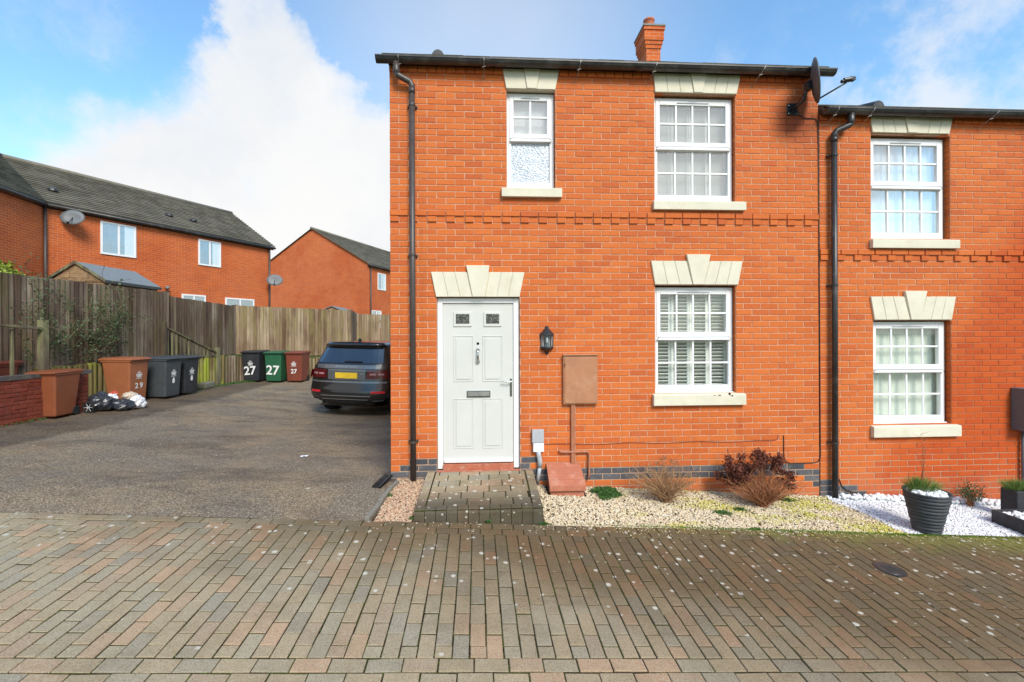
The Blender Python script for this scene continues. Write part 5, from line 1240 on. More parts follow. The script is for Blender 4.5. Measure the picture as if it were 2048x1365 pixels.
# ------------------------------------------------------------------ low brick wall, railing
LW = thing('garden_wall', (-8.45, 3.0, .3), 'low dark-red brick wall with blue coping at the left edge', 'wall'); LW.location = (0, 0, 0)
wa0, wa1 = Vector((-8.62, .2, 0)), Vector((-8.10, 4.18, 0)); wd_ = (wa1 - wa0).normalized(); wl = (wa1 - wa0).length
WM = Matrix.Translation(wa0) @ Matrix.Rotation(math.atan2(wd_.y, wd_.x), 4, 'Z')      # local x along the wall, local -y towards the drive
plain('brick_garden', (.19, .045, .027), .85, .2, var=.3, scale=18, bump=.5, bscale=70, dirt=(.13, .05, .04), dirt_amt=.6, dirt_scale=7, piece=.45)
m = MB(); m.box(0, wl, .008, .21, -.1, 1.09, M=WM); wb_ = m.build('wall_core', 'brick_garden', LW)
plain('coping_blue', (.085, .075, .070), .7, .3, var=.25, bump=.4, bscale=60, dirt=(.17, .16, .11), dirt_amt=.6, dirt_scale=8, piece=.4)
gb = []
for n in range(0, 11):
    x = -.1125 if n % 2 else 0
    while x < wl:
        a, b = max(0, x), min(wl, x + .225)
        if b - a > .04: gb.append((a, b, .27 + n * .075))
        x += .225
for (a, b, z) in gb:
    c = WM @ Vector(((a + b) / 2, 0, z)); m = MB(); m.bbox(-(b - a) / 2 + .005, (b - a) / 2 - .005, 0, .1, .005, .070, .005)
    me_k = ('g', round(b - a, 3))
    if me_k not in bcache: bcache[me_k] = m.mesh('brick', 'brick_garden')
    if in_view(c, .06): link('brick', bcache[me_k], LW, M=WM @ Matrix.Translation(((a + b) / 2, random.uniform(-.006, .004), z)) @ Matrix.Rotation(random.uniform(-.01, .01), 4, 'Y'))
k = 0; x = 0
while x < wl - .02:
    m = MB(); m.bbox(-.052, .052, 0, .22, 0, .1, .006)
    if 'cope' not in bcache:
        mm = MB(); mm.box(-.105, .105, -.012, .22, 0, .075); bcache['cope'] = mm.mesh('coping_brick', 'coping_blue')
    link('coping_brick', bcache['cope'], LW, M=WM @ Matrix.Translation((x + .11, random.uniform(-.004, .004), 1.093 + random.uniform(-.002, .003)))); x += .2155
RL = thing('timber_railing', (-8.4, 3.5, 1.2), 'weathered timber post and rail with balusters behind the low brick wall', 'railing'); RL.location = (0, 0, 0)
RM = WM @ Matrix.Translation((0, .32, 0))
def rl(x0, x1, z0, z1, y0, y1, nm, dz=0.): m = MB(); m.box(x0, x1, y0, y1, z0, z1, M=RM); return m.build(nm, 'rail_wood', RL, bevel=.006)
rl(3.40, 3.52, .3, 2.17, -.05, .07, 'post')
m = MB(); v = [(.3, -.06, 2.235), (3.42, -.06, 1.985), (3.42, .03, 1.985), (.3, .03, 2.235)]; v += [(a, b, c + .045) for a, b, c in v]; m.add(v, [(0, 3, 2, 1), (4, 5, 6, 7), (0, 1, 5, 4), (1, 2, 6, 5), (2, 3, 7, 6), (3, 0, 4, 7)], RM); m.build('handrail', 'rail_wood', RL, bevel=.004)
for x in (.9, 1.3, 1.72, 2.12, 2.50, 2.92):
    rl(x, x + .045, .6, 2.2 - (x - .3) * .08, -.02, .025, 'baluster')

# ------------------------------------------------------------------ timber fences and the palisade below
def rad(a, b): return math.atan2(b[1] - a[1], b[0] - a[0])
def fence(a, b, zt0, zt1, zb0, zb1, label, mat, w=.100, post=True, wob=.0):
    L_ = math.hypot(b[0] - a[0], b[1] - a[1]); n = max(1, int(L_ / w)); an = rad(a, b)
    o = thing('timber_fence', (a[0], a[1], 0), label, 'fence', rot=an)
    base = bcache.setdefault(('fb', mat), None)
    if base is None:
        m = MB(); m.add([(-.5, 0, 0), (.5, 0, 0), (.5, 0, 1), (-.5, 0, 1), (-.5, .026, 0), (.5, .007, 0), (.5, .007, 1), (-.5, .026, 1)], [(0, 1, 2, 3), (4, 7, 6, 5), (0, 3, 7, 4), (1, 5, 6, 2), (3, 2, 6, 7), (0, 4, 5, 1)]); base = bcache[('fb', mat)] = m.mesh('fence_board', mat)
    for i in range(n):
        f = (i + .5) / n; zt = zt0 + (zt1 - zt0) * f + random.uniform(-.008, .008); z_b = zb0 + (zb1 - zb0) * f
        link('fence_board', base, o, M=Matrix.Translation(((i + .5) * L_ / n, -.03 + random.uniform(-.006, .006), z_b)) @ Matrix.Rotation(random.uniform(-.006, .006), 4, 'Y') @ Matrix.Rotation(R(-9) + random.uniform(-.05, .05), 4, 'Z') @ Matrix.Diagonal((w * 1.10, 1, zt - z_b, 1)))
    for f in (.12, .5, .88):
        m = MB(); za, zb_ = zb0 + (zt0 - zb0) * f, zb1 + (zt1 - zb1) * f; v = [(0, .0, za - .035), (L_, .0, zb_ - .035), (L_, .04, zb_ - .035), (0, .04, za - .035)]; v += [(p, q, r_ + .07) for p, q, r_ in v]
        m.add(v, [(0, 3, 2, 1), (4, 5, 6, 7), (0, 1, 5, 4), (1, 2, 6, 5), (2, 3, 7, 6), (3, 0, 4, 7)]); m.build('rail', mat, o)
    if post:
        for x, z1_ in ((0, zt0), (L_, zt1)): m = MB(); m.box(x - .05, x + .05, -.01, .09, min(zb0, zb1) - .3, z1_ + .03); m.build('post', mat, o, bevel=.006)
    return o
fence((-9.25, -.2), (-8.68, 7.36), 3.05, 3.03, .85, 1.24, 'tall dark weathered board fence running from the left edge', 'fence_board', .105)
fence((-8.70, 7.46), (-8.52, 10.38), 2.93, 2.83, 1.22, 1.20, 'brown board fence behind the slatted stair guard', 'fence_board', .10)
fence((-8.50, 10.42), (-5.32, 12.58), 2.85, 2.79, 1.18, 1.02, 'lighter brown board fence behind the three bins', 'fence_board_light', .10)
fence((-5.30, 12.62), (-5.72, 14.75), 2.80, 2.76, .9, .9, 'short fence return behind the car running away from the drive', 'fence_board', .10)
fence((-5.70, 14.80), (-1.0, 16.6), 2.74, 2.70, .2, .1, 'farthest board fence above the car roof', 'fence_board_light', .10)
def logs(a, b, zb_, zt, label, mat='log_green', w=.10):
    L_ = math.hypot(b[0] - a[0], b[1] - a[1]); n = max(1, int(L_ / w)); an = rad(a, b); o = thing('log_palisade', (a[0], a[1], 0), label, 'retaining wall', rot=an)
    if ('log', mat) not in bcache:
        m = MB(); m.lathe([(.5, 0), (.5, .985), (.40, 1.0)], 10); bcache[('log', mat)] = m.mesh('log', mat, True)
    for i in range(n):
        f = (i + .5) / n; d_ = L_ / n * random.uniform(.96, 1.06)
        link('log', bcache[('log', mat)], o, M=Matrix.Translation(((i + .5) * L_ / n, random.uniform(-.012, .012), zb_ - .1)) @ Matrix.Rotation(random.uniform(-.02, .02), 4, 'Y') @ Matrix.Diagonal((d_, d_, (zt[0] + (zt[1] - zt[0]) * f) - zb_ + .1 + random.uniform(-.03, .02), 1)))
    return o
logs((-8.85, 3.9), (-8.74, 6.3), .25, (1.25, 1.27), 'mossy green log palisade behind the tan-brown bin', w=.115)
logs((-8.70, 6.36), (-8.22, 9.15), .25, (1.24, 1.22), 'yellow-green log palisade below the slatted stair guard', w=.115)
logs((-8.22, 9.2), (-8.0, 9.95), .25, (1.20, 1.16), 'row of thin dark logs left of the black bin', 'fence_board', .10)
logs((-7.95, 10.75), (-5.1, 12.4), .2, (1.02, .98), 'low log edging behind the three bins', 'fence_board_light', .10)
m = MB(); m.box(-.35, .0, -.26, .26, .25, .52); m.box(-.32, -.0, -.24, .24, .52, .70)
# raised garden ground behind fences
m = MB(); m.prism([(-8.83, 3.95), (-8.72, 6.3), (-8.67, 6.4), (-8.19, 9.2), (-7.95, 10.1), (-7.95, 10.85), (-5.1, 12.5), (-5.4, 15.0), (-1, 17.2), (60, 20), (60, 120), (-90, 120), (-90, -30), (-9.3, -30), (-9.2, 3.95)], -.5, 1.17, axis='z'); m.v = [(x, y, z if z < 0 else (1.19 if x < -7 else .95)) for x, y, z in m.v]
m.build('raised_garden', 'garden_soil', kind='structure')
# steps end: dark hollow with a stone block
o = thing('stone_step', (-8.18, 8.2, drive_z(-8.18, 8.2)), 'rough mossy stone block at the foot of the green palisade', 'stone'); m = MB(); m.box(-.12, .14, -.22, .22, 0, .17); m.build('block', 'concrete_edge', o, bevel=.03)
# slatted stair guard
SG = thing('stair_guard', (-8.45, 7.9, 1.2), 'triangular slatted timber guard rail falling towards the corner post', 'railing'); SG.location = (0, 0, 0)
g0, g1 = Vector((-8.48, 7.0, 0)), Vector((-8.25, 8.85, 0)); gd = (g1 - g0); gl_ = gd.length; GM = Matrix.Translation(g0) @ Matrix.Rotation(math.atan2(gd.y, gd.x), 4, 'Z')
def bar(x0, z0, x1, z1, t, nm, y0=-.03, y1=.03):
    m = MB(); v = [(x0, y0, z0), (x1, y0, z1), (x1, y1, z1), (x0, y1, z0)]; v += [(a, b, c + t) for a, b, c in v]; m.add(v, [(0, 3, 2, 1), (4, 5, 6, 7), (0, 1, 5, 4), (1, 2, 6, 5), (2, 3, 7, 6), (3, 0, 4, 7)], GM); m.build(nm, 'rail_wood', SG, bevel=.004)
bar(0, 2.04, gl_, 1.29, .05, 'handrail', -.04, .04); bar(0, 1.24, gl_, 1.20, .045, 'bottom_rail')
for k in range(13):
    f = (k + .4) / 13; m = MB(); m.box(f * gl_ - .018, f * gl_ + .018, -.016, .016, 1.26, 2.05 - .75 * f, M=GM); m.build('slat', 'rail_wood', SG)
m = MB(); m.box(gl_ - .03, gl_ + .09, -.06, .06, .3, 1.47, M=GM); m.build('post', 'rail_wood', SG, bevel=.008)
m = MB(); m.box(-.10, -.01, -.05, .05, 1.2, 2.22, M=GM); m.build('post', 'fence_board', SG, bevel=.008)
# green growth along the foot
def strip_weeds(label, pts, n, w=.05):
    m = MB()
    for i in range(n):
        k = random.randrange(len(pts) - 1); f = random.random(); x = pts[k][0] + (pts[k + 1][0] - pts[k][0]) * f + random.gauss(0, w); y = pts[k][1] + (pts[k + 1][1] - pts[k][1]) * f + random.gauss(0, w)
        leafy(m, (x, y, drive_z(x, y) + random.uniform(0, .04)), .022)
    return tag(m.build('weeds', 'leaf_green'), label, 'weeds', kind='stuff')
strip_weeds('low green weeds along the foot of the palisade', [(-8.28, 7.2), (-8.0, 8.9), (-7.8, 9.6), (-7.6, 9.7)], 2200)
strip_weeds('pale weeds along the foot of the low brick wall', [(-8.45, 1.5), (-8.3, 2.8), (-8.2, 3.4)], 500, .03)

# ------------------------------------------------------------------ shed, bush, bramble
SH = thing('garden_shed', (-10.22, 7.2, 1.2), 'wooden shed with grey felt roof showing above the tall fence', 'shed'); SH.location = (0, 0, 0)
ax_, zr, ze_, hw = -10.20, 3.69, 3.23, .72; ya, yb = 6.34, 8.28
m = MB(); m.box(ax_ - hw + .06, ax_ + hw - .06, ya + .06, yb - .06, 1.2, ze_ - .02); m.build('walls', 'shed_wood', SH)
for k in range(5):
    z0_ = ze_ - .02 + k * .1; z1_ = z0_ + .097; f0 = 1 - (z0_ - ze_ + .02) / (zr - ze_); f1 = max(0, 1 - (z1_ - ze_ + .02) / (zr - ze_))
    m = MB(); h_ = hw - .06; m.prism([(ax_ - h_ * f0, z0_), (ax_ + h_ * f0, z0_), (ax_ + h_ * f1, z1_), (ax_ - h_ * f1, z1_)], ya + .035 + .0, ya + .058); m.build('gable_board', 'shed_wood', SH)
for s_ in (-1, 1):
    m = MB(); v = [(ax_, ya, zr), (ax_ + s_ * hw, ya, ze_), (ax_ + s_ * hw, yb, ze_), (ax_, yb, zr)]; v += [(a, b, c + .02) for a, b, c in v]; m.add(v, [(0, 1, 2, 3), (7, 6, 5, 4), (0, 4, 5, 1), (1, 5, 6, 2), (2, 6, 7, 3), (3, 7, 4, 0)]); m.build('roof_panel', 'felt_grey', SH)
    m = MB(); v = [(ax_, ya - .02, zr - .035), (ax_ + s_ * hw, ya - .02, ze_ - .035), (ax_ + s_ * hw, ya, ze_ - .035), (ax_, ya, zr - .035)]; v += [(a, b, c + .075) for a, b, c in v]; m.add(v, [(0, 1, 2, 3), (7, 6, 5, 4), (0, 4, 5, 1), (1, 5, 6, 2), (2, 6, 7, 3), (3, 7, 4, 0)]); m.build('bargeboard', 'rail_wood', SH)
m = MB(); m.box(ax_ + hw - .01, ax_ + hw + .02, ya, yb, ze_ - .06, ze_ + .015); m.build('eaves_trim', 'black_plastic', SH)
S2 = thing('garden_shed', (-7.3, 15.9, 0), 'small far shed roof peeping over the fence above the car', 'shed'); S2.location = (0, 0, 0)
ax2, y0_, y1_ = -7.05, 15.6, 17.6
for s_ in (-1, 1):
    m = MB(); v = [(ax2, y0_, 3.12), (ax2 + s_ * .75, y0_, 2.80), (ax2 + s_ * .75, y1_, 2.80), (ax2, y1_, 3.12)]; v += [(a, b, c + .03) for a, b, c in v]; m.add(v, [(0, 1, 2, 3), (7, 6, 5, 4), (0, 4, 5, 1), (1, 5, 6, 2), (2, 6, 7, 3), (3, 7, 4, 0)]); m.build('roof_panel', 'felt_grey', S2)
m = MB(); m.prism([(ax2 - .68, 1), (ax2 + .68, 1), (ax2 + .68, 2.80), (ax2, 3.10), (ax2 - .68, 2.80)], y0_ + .06, y1_ - .06); m.build('walls', 'shed_wood', S2)
BS = thing('evergreen_bush', (-9.85, 4.2, 1.2), 'yellow-green leafy bush rising behind the fence at the left edge', 'bush')
m = MB()
for i in range(5200):
    d = Vector((random.gauss(0, 1), random.gauss(0, 1), random.gauss(0, 1))).normalized() * (random.random() ** .3); q = Vector((d.x * .55, d.y * .95 - .35, 1.62 + d.z * .62)) ; q += Vector((.12, .12, .12)) * mn.noise(q * 3)
    if q.z < 1.3: q.z += .2
    leafy(m, q, .065)
m.build('leaves', 'leaf_yellow', BS, kind='stuff'); m = MB(); list(twigs(m, (0, -.2, 0), 14, 1.9, .5, .012)); m.build('branches', 'red_twig', BS)
BR = thing('bramble', (-8.70, 4.6, 1.2), 'straggling bramble with small leaves climbing the tall dark fence', 'climber'); BR.location = (0, 0, 0)
st = MB(); lf = MB()
for i in range(30):
    y_ = random.uniform(3.6, 6.3) if i % 3 else random.uniform(3.9, 5.4); p = Vector((-8.86 + .03 * y_ * .1, y_, random.uniform(1.2, 1.7))); d = Vector((random.uniform(.0, .25), random.gauss(0, .5), 1)).normalized(); pts = [p.copy()]
    for k in range(random.randint(8, 17)):
        d = (d + Vector((random.gauss(0, .12), random.gauss(0, .35), random.gauss(-.03, .22)))).normalized(); p = p + d * .12
        lim = -8.82 + (p.y - 3) * .04
        if p.x < lim: p.x = lim + .02
        if p.x > lim + .45: d.x = -abs(d.x)
        if p.z > 3.3: d.z = -.4
        pts.append(p.copy())
        for _ in range(9 if random.random() < .6 else 2): leafy(lf, p + Vector((random.gauss(0, .05), random.gauss(0, .07), random.gauss(0, .07))), .042)
    st.ct = random.random(); st.tube(pts, .0045, 4, caps=False)
st.build('stems', 'bramble_stem', BR, kind='stuff'); lf.build('leaves', 'leaf_bramble', BR, kind='stuff')
BT = thing('bare_twigs', (-9.1, 5.4, 3.0), 'dark bare twigs sticking up above the fence near the shed', 'twigs'); BT.location = (0, 0, 0)
for i in range(9):
    m = MB(); y_ = random.uniform(4.3, 6.6); p = Vector((-9.1, y_, 3.0)); d = Vector((0, random.gauss(.2, .5), .8)).normalized(); pts = [p.copy()]
    for k in range(7): d = (d + Vector((random.gauss(0, .1), random.gauss(0, .3), -.12))).normalized(); p = p + d * .09; pts.append(p.copy()); 
    m.tube(pts, .004, 4, caps=False); m.build('twig', 'dead_head', BT)

# ------------------------------------------------------------------ terraces behind
def far_window(parent, a, dv, along, zc0, zc1, w, panes=2, curtain=True):
    """white casement proud of a wall that runs from a in direction dv"""
    p = a + dv * along; an = math.atan2(dv.y, dv.x); M_ = Matrix.Translation((p.x, p.y, 0)) @ Matrix.Rotation(an, 4, 'Z'); fw = .06
    m = MB(); m.box(0, w, -.035, .02, zc0, zc0 + fw, M=M_); m.box(0, w, -.035, .02, zc1 - fw, zc1, M=M_)
    n = panes
    for k in range(n + 1):
        x = k * (w - fw) / n; m.box(x, x + fw, -.034, .02, zc0 + fw, zc1 - fw, M=M_)
    win = m.build('window', 'upvc', parent, bevel=.004)
    for k in range(n):
        x0_ = k * (w - fw) / n + fw; x1_ = (k + 1) * (w - fw) / n
        q = MB(); q.box(x0_, x1_, -.018, -.012, zc0 + fw, zc1 - fw, M=M_); q.build('pane', 'glass_bright', win)
    q = MB(); q.box(fw, w - fw, -.008, -.004, zc0 + fw, zc1 - fw, M=M_); q.build('room', 'blind_blue', win)
    if curtain:
        q = MB(); q.box(w - fw - .28, w - fw, -.0115, -.009, zc0 + fw, zc1 - fw, M=M_); q.build('curtain', 'curtain', win)
    return win
plain('blind_blue', (.17, .24, .33), .8, .2, var=.2, scale=3, bump=0)
def terrace(name, label, pts, z0, ze, half, rise, mat='far_brick'):
    """pts: front wall line, building on its left (away from the viewer)"""
    o = thing(name, (pts[0].x, pts[0].y, 0), label, 'house'); o.location = (0, 0, 0)
    dv = (pts[-1] - pts[-2]).normalized(); nb = Vector((-dv.y, dv.x, 0))
    for a, b in zip(pts[:-1], pts[1:]):
        m = MB(); q = [a, b, b + nb * half * 2, a + nb * half * 2]; v = [(p.x, p.y, z0) for p in q] + [(p.x, p.y, ze) for p in q]
        m.add(v, [(0, 1, 5, 4), (1, 2, 6, 5), (2, 3, 7, 6), (3, 0, 4, 7)]); m.build('wall', mat, o)
        m = MB()
        if (b - pts[-1]).length < 1e-6 : m.add([(b.x, b.y, ze), (b.x + nb.x * half * 2, b.y + nb.y * half * 2, ze), (b.x + nb.x * half, b.y + nb.y * half, ze + rise)], [(0, 1, 2)])
        if (a - pts[0]).length < 1e-6: m.add([(a.x, a.y, ze), (a.x + nb.x * half, a.y + nb.y * half, ze + rise), (a.x + nb.x * half * 2, a.y + nb.y * half * 2, ze)], [(0, 1, 2)])
        if m.v and len(m.f) == 1: m.build('gable', mat, o)
        elif m.v:
            for f_ in m.f: g_ = MB(); g_.add([m.v[i] for i in f_], [(0, 1, 2)]); g_.build('gable', mat, o)
        d2 = (b - a).normalized(); ov = .12
        A, B = a - (d2 * .12 if a is pts[0] else d2 * 0), b + (d2 * .12 if b is pts[-1] else d2 * 0)
        fn = lambda u, v, A=A, B=B: tuple((A.lerp(B, u) + nb * (-ov + (half + ov) * v)) + Vector((0, 0, ze + .03 + rise * ((-ov + (half + ov) * v) / half))))
        fk = lambda u, v, A=A, B=B: tuple((A.lerp(B, u) + nb * (2 * half + ov - (half + ov) * v)) + Vector((0, 0, ze + .03 + rise * ((-ov + (half + ov) * v) / half))))
        m = MB(); m.grid(fn, 1, 1); m.grid(fk, 1, 1); rf = m.build('roof', 'roof_tile', o)
        nr = Vector((-nb.x * rise, -nb.y * rise, half)).normalized()
        tiles('roof_tiles', rf, fn, 20, max(4, int((B - A).length / .33)), nr, th=.055)
        m = MB(); r0, r1_ = Vector(fn(0, 1)), Vector(fn(1, 1)); m.tube([r0, r1_], .10, 8); m.build('ridge', 'roof_tile', rf, smooth=True)
        m = MB(); e0, e1 = Vector(fn(0, 0)), Vector(fn(1, 0)); off = -nb * .03 + Vector((0, 0, -.07)); m.tube([e0 + off, e1 + off], .055, 8); m.build('gutter', 'gutter', o, smooth=True)
        m = MB(); q0, q1 = e0 + nb * .10 + Vector((0, 0, -.10)), e1 + nb * .10 + Vector((0, 0, -.10)); m.tube([q0, q1], .05, 4); m.build('fascia', 'black_plastic', o)
    return o, dv, nb
A1, A2 = Vector((-13.35, 8.98, 0)), Vector((-9.88, 15.91, 0))
TA, dvA, nbA = terrace('terrace_block', 'long two-storey red brick terrace behind the tall fence at the left', [Vector((-12.0, 1.8, 0)), A1, A2], 1.1, 5.92, 2.82, 1.78)
for (al, z0_, z1_, w) in ((1.38, 4.55, 5.65, 1.02), (4.52, 4.61, 5.64, .90), (3.90, 2.2, 3.42, .90), (5.60, 2.1, 3.40, 1.31)): far_window(TA, A1, dvA, al, z0_, z1_, w, 2, curtain=(z1_ > 5))
for p, zz in ((A1 + dvA * .0, 1.1), (A2 - dvA * .12, 1.1)):
    m = MB(); q = p - nbA * .07; m.tube([(q.x, q.y, zz), (q.x, q.y, 5.88)], .04, 8); m.build('downpipe', 'brown_pipe', TA, smooth=True)
m = MB(); q = A1 + dvA * 3.35 - nbA * .04; m.tube([(q.x, q.y, 3.60), (q.x + .1, q.y - .05, 3.60)], .06, 10); m.build('flue', 'lead_grey', TA, smooth=True)
for al in (-.5, .5, 3.9, 4.8):
    q = A1 + dvA * al + nbA * .75; m = MB(); m.lathe([(.14, 0), (.13, .07), (.05, .13)], 10, c=(q.x, q.y, 5.95 + .75 * 1.8 / 2.82 + .03)); m.build('roof_vent', 'black_plastic', TA)
B0 = Vector((-7.39, 23.51, 0)); dvB = Vector((.33, .944, 0)).normalized()
TB, dvB_, nbB = terrace('terrace_block', 'farther brick terrace with plain gable end between the left terrace and house', [B0, B0 + dvB * 14], .8, 6.27, 4.2, 2.45)
far_window(TB, B0, dvB_, 1.0, 4.72, 5.82, .95, 2); far_window(TB, B0, dvB_, .3, 2.2, 3.35, 1.1, 2)
m = MB(); q = B0 - nbB * .06 + dvB * .15; m.tube([(q.x, q.y, .8), (q.x, q.y, 6.2)], .045, 8); m.build('downpipe', 'brown_pipe', TB, smooth=True)
def far_dish(loc, label, d=Vector((.3, -.9, .25)), s_=1.):
    o = thing('satellite_dish', loc, label, 'satellite dish'); m = MB(); q = d.normalized().to_track_quat('Z', 'Y').to_matrix().to_4x4(); n = 24
    m.lathe([(.001, -.02), (.20, -.005), (.33, .03), (.33, .045), (.20, .012), (.001, 0)], n, M=q @ Matrix.Diagonal((1.05 * s_, .85 * s_, s_, 1)), caps=False); m.build('reflector', 'dish_grey', o, smooth=True)
    m = MB(); m.tube([q @ Vector((0, .0, .01)), q @ Vector((0, -.30, .20))], .012, 6); m.tube([q @ Vector((0, -.30, .20)), q @ Vector((0, -.27, .26))], .03, 8); m.build('feed_arm', 'black_iron', o)
    m = MB(); m.tube([(0, 0, 0), tuple(Vector((-.30, .18, -.05)))], .02, 6); m.build('bracket', 'black_iron', o); return o
far_dish((-12.85, 9.36, 5.52), 'grey satellite dish under the eaves of the long left terrace', s_=.88)
far_dish((-9.52, 15.52, 4.29), 'smaller-looking grey satellite dish at the right corner of the left terrace', s_=.95)

# ------------------------------------------------------------------ the parked car
CR = thing('parked_car', (0, 0, 0), 'dark grey parked estate car seen from behind, half hidden by the house', 'car')
cy_ = R(-12.5); cfw = Vector((-math.sin(cy_), math.cos(cy_), 0)); crt = Vector((math.cos(cy_), math.sin(cy_), 0)); c0 = Vector((-3.22, 4.95, 0))
def gz(p): return drive_z(p.x, p.y)
pr_, pl_, pf_ = c0 + cfw * 1 + crt * .8, c0 + cfw * 1 - crt * .8, c0 + cfw * 3.7
zc = (gz(pr_) + gz(pl_)) / 2; vx = (Vector((pr_.x, pr_.y, gz(pr_))) - Vector((pl_.x, pl_.y, gz(pl_)))).normalized(); vy = (Vector((pf_.x, pf_.y, gz(pf_))) - Vector(((pr_.x + pl_.x) / 2, (pr_.y + pl_.y) / 2, zc))).normalized(); vz = vx.cross(vy).normalized(); vy = vz.cross(vx)
o_ = Vector((c0.x, c0.y, zc)) ; CR.matrix_world = Matrix(((vx.x, vy.x, vz.x, o_.x), (vx.y, vy.y, vz.y, o_.y), (vx.z, vy.z, vz.z, o_.z), (0, 0, 0, 1)))
ZW = [(.24, .58), (.33, .62), (.40, .86), (.5, .93), (.70, .950), (.88, .945), (1.02, .925), (1.12, .905), (1.25, .875), (1.40, .835), (1.60, .775), (1.655, .750), (1.70, .69)]
ZR = [(.24, .20), (.34, .05), (.45, .0), (.62, .005), (.70, .035), (.86, .075), (1.08, .080), (1.20, .115), (1.25, .16), (1.40, .26), (1.60, .38), (1.655, .33), (1.70, .37)]
ZF = [(.24, 4.35), (.45, 4.58), (.7, 4.60), (.88, 4.50), (.98, 4.2), (1.05, 3.35), (1.14, 3.22), (1.40, 2.85), (1.60, 2.50), (1.655, 2.35), (1.70, 2.1)]
def pw(T, z):
    if z <= T[0][0]: return T[0][1]
    for (a, b), (c, d) in zip(T[:-1], T[1:]):
        if z <= c: return b + (d - b) * (z - a) / (c - a)
    return T[-1][1]
def rear(x, z): return pw(ZR, z) + .17 * (abs(x) / pw(ZW, z)) ** 4
zl = sorted({.24, .29, .34, .4, .45, .53, .62, .66, .70, .78, .86, .94, 1.02, 1.05, 1.08, 1.11, 1.14, 1.27, 1.40, 1.5, 1.60, 1.63, 1.655, 1.675, 1.70})
m = MB(); nxx = 22
vs_ = [((2 * i / nxx - 1) * pw(ZW, z), rear((2 * i / nxx - 1) * pw(ZW, z), z), z) for z in zl for i in range(nxx + 1)]; m.add(vs_, [(j * (nxx + 1) + i, j * (nxx + 1) + i + 1, (j + 1) * (nxx + 1) + i + 1, (j + 1) * (nxx + 1) + i) for j in range(len(zl) - 1) for i in range(nxx)])
vs_ = [((2 * i / nxx - 1) * pw(ZW, z), pw(ZF, z) - .22 * abs(2 * i / nxx - 1) ** 4, z) for z in zl for i in range(nxx + 1)]; m.add(vs_, [(j * (nxx + 1) + i, (j + 1) * (nxx + 1) + i, (j + 1) * (nxx + 1) + i + 1, j * (nxx + 1) + i + 1) for j in range(len(zl) - 1) for i in range(nxx)])
for s_ in (-1, 1):
    ny = 26; vs_ = []
    for z in zl:
        w_ = pw(ZW, z); a, b = rear(w_, z), pw(ZF, z) - .22
        vs_ += [(s_ * w_, a + (b - a) * i / ny, z) for i in range(ny + 1)]
    m.add(vs_, [(j * (ny + 1) + i, j * (ny + 1) + i + 1, (j + 1) * (ny + 1) + i + 1, (j + 1) * (ny + 1) + i) for j in range(len(zl) - 1) for i in range(ny)])
ny = 20; vs_ = []
for j in range(ny + 1):
    for i in range(nxx + 1):
        f = 2 * i / nxx - 1; a, b = rear(f * .69, 1.70), pw(ZF, 1.70) - .22 * abs(f) ** 4; vs_.append((f * .69, a + (b - a) * j / ny, 1.70 + .035 * (1 - f * f) * math.sin(math.pi * min(1, .15 + .8 * j / ny))))
m.add(vs_, [(j * (nxx + 1) + i, j * (nxx + 1) + i + 1, (j + 1) * (nxx + 1) + i + 1, (j + 1) * (nxx + 1) + i) for j in range(ny) for i in range(nxx)])
m.box(-.78, .78, .3, 4.3, .23, .25)
body = m.build('body', 'car_body', CR, smooth=True)
def patch(x0, x1, z0, z1, off, mat, nm, parent=body, taper=(0, 0), n=14, nz=8, th=.02, poly=None):
    m = MB(); N = n; Z_ = nz; f_ = []
    for j in range(Z_ + 1):
        z = z0 + (z1 - z0) * j / Z_; a = x0 + taper[0] * j / Z_; b = x1 - taper[1] * j / Z_
        for i in range(N + 1): x = a + (b - a) * i / N; x = max(-pw(ZW, z) * .999, min(pw(ZW, z) * .999, x)); f_.append((x, rear(x, z) - off, z))
    bk = [(a, b + th, c) for a, b, c in f_]; k = len(f_)
    m.add(f_ + bk, [(j * (N + 1) + i, j * (N + 1) + i + 1, (j + 1) * (N + 1) + i + 1, (j + 1) * (N + 1) + i) for j in range(Z_) for i in range(N)]
          + [(i + k, i + k + 1, i + 1, i) for i in range(N)] + [(Z_ * (N + 1) + i, Z_ * (N + 1) + i + 1, Z_ * (N + 1) + i + 1 + k, Z_ * (N + 1) + i + k) for i in range(N)]
          + [(j * (N + 1), (j + 1) * (N + 1), (j + 1) * (N + 1) + k, j * (N + 1) + k) for j in range(Z_)] + [(j * (N + 1) + N + k, (j + 1) * (N + 1) + N + k, (j + 1) * (N + 1) + N, j * (N + 1) + N) for j in range(Z_)])
    return m.build(nm, mat, parent, smooth=False)
patch(-.80, .80, 1.245, 1.585, .004, 'car_glass', 'rear_window', CR, (.08, .08))
patch(-.72, .72, 1.60, 1.66, .055, 'car_body', 'spoiler', CR, (.02, .02), th=.07)
patch(-.10, .34, 1.275, 1.29, .035, 'car_trim', 'wiper', CR, th=.012)
patch(-.78, .78, 1.12, 1.205, .007, 'car_grey', 'tailgate_strip', CR)
patch(-.46, .46, .87, 1.10, .003, 'car_grey', 'plate_recess', CR)
patch(-.27, .27, .90, 1.03, .016, 'plate_yellow', 'number_plate', CR, th=.01)
patch(-.92, .92, .80, .835, .006, 'car_grey', 'tailgate_trim', CR)
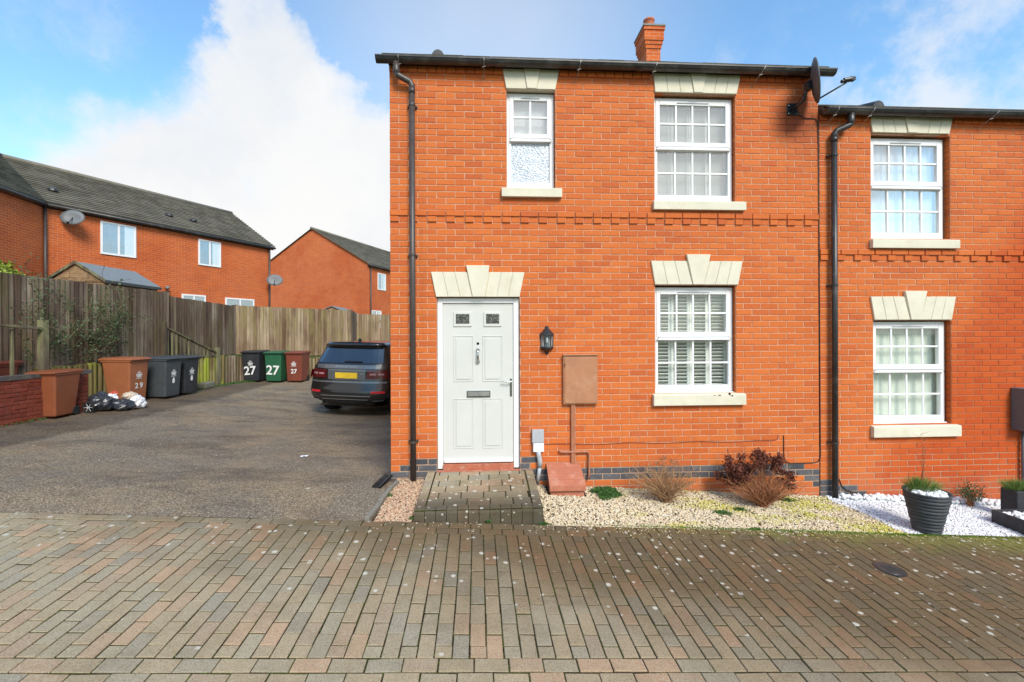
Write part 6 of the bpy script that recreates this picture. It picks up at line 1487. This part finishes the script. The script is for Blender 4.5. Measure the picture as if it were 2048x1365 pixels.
for s_ in (-1, 1):
    a, b = sorted((s_ * .50, s_ * .918))
    lp = patch(a, b, .90, 1.09, .012, 'lamp_red', 'tail_light', CR)
    a, b = sorted((s_ * .56, s_ * .70)); patch(a, b, .98, 1.02, .016, 'lamp_clear', 'light_strip', lp); a, b = sorted((s_ * .74, s_ * .86)); patch(a, b, .98, 1.02, .016, 'lamp_clear', 'light_strip', lp)
    m = MB(); m.add([(s_ * .953, .16, .90), (s_ * .948, .38, .93), (s_ * .936, .38, 1.04), (s_ * .928, .19, 1.085)], [(0, 1, 2, 3)]); m.build('light_side', 'lamp_red', lp)
    a, b = sorted((s_ * .62, s_ * .90)); patch(a, b, .575, .625, .010, 'reflector_red', 'reflector', CR)
    a, b = sorted((s_ * .64, s_ * .91)); patch(a, b, .335, .425, .014, 'car_trim', 'exhaust_trim', CR)
    patch(a + .01, b - .01, .40, .412, .018, 'car_silver', 'trim_line', CR)
patch(-.60, .60, .505, .515, .006, 'car_silver', 'trim_line', CR); patch(-.55, .55, .425, .437, .012, 'car_silver', 'trim_line', CR)
patch(-.60, .60, .27, .40, .006, 'car_trim', 'lower_valance', CR)
tm = text_mesh('D I S C O V E R Y', .072, 'car_silver', .002)
zt_ = 1.163; link('lettering', tm, CR, M=Matrix.Translation((0, rear(0, zt_) - .012, zt_)) @ Matrix.Rotation(R(90) - math.atan2(.03, .06), 4, 'X'))
link('badge', text_mesh('SD4', .05, 'car_silver', .002), CR, M=Matrix.Translation((.375, rear(.37, 1.0) - .008, 1.0)) @ Matrix.Rotation(R(90), 4, 'X'))
for s_ in (-1, 1):
    m = MB()
    for (ya_, yb_, top) in ((.75, 1.55, .04), (1.62, 2.55, .0), (2.62, 3.0, .0)):
        q = []
        for (y_, z) in ((ya_, 1.15), (yb_, 1.15), (yb_ - (.0 if yb_ < 2.9 else .25), 1.56 if yb_ < 2.9 else 1.40), (ya_ + (.12 if ya_ < 1 else 0), 1.56)): q.append((s_ * (pw(ZW, z) + .004), y_, z))
        m.add(q, [(0, 1, 2, 3)])
    m.build('side_window', 'car_glass', CR)
    for yw in (.98, 3.72):
        m = MB(); m.tube([(s_ * .70, yw, .36), (s_ * .955, yw, .36)], .36, 28); wh = m.build('wheel', 'tyre', CR, bevel=.02)
        m = MB(); m.tube([(s_ * .93, yw, .36), (s_ * .960, yw, .36)], .25, 24); m.build('rim', 'car_silver', wh, bevel=.01)
        m = MB(); m.grid(lambda u, v: (s_ * (.952), yw + (.40 + .05 * v) * math.cos(math.pi * u), .36 + (.40 + .05 * v) * math.sin(math.pi * u)), 20, 1); m.build('arch_trim', 'car_trim', CR)
    pass
    m = MB(); m.box(s_ * .98 - .09, s_ * .98 + .09, 3.0, 3.12, 1.08, 1.24); m.build('door_mirror', 'car_body', CR, bevel=.03)
m = MB(); m.prism([(.62, 1.70), (.80, 1.70), (.70, 1.79), (.66, 1.79)], -.018, .018, axis='x'); m.build('aerial_fin', 'car_trim', CR)
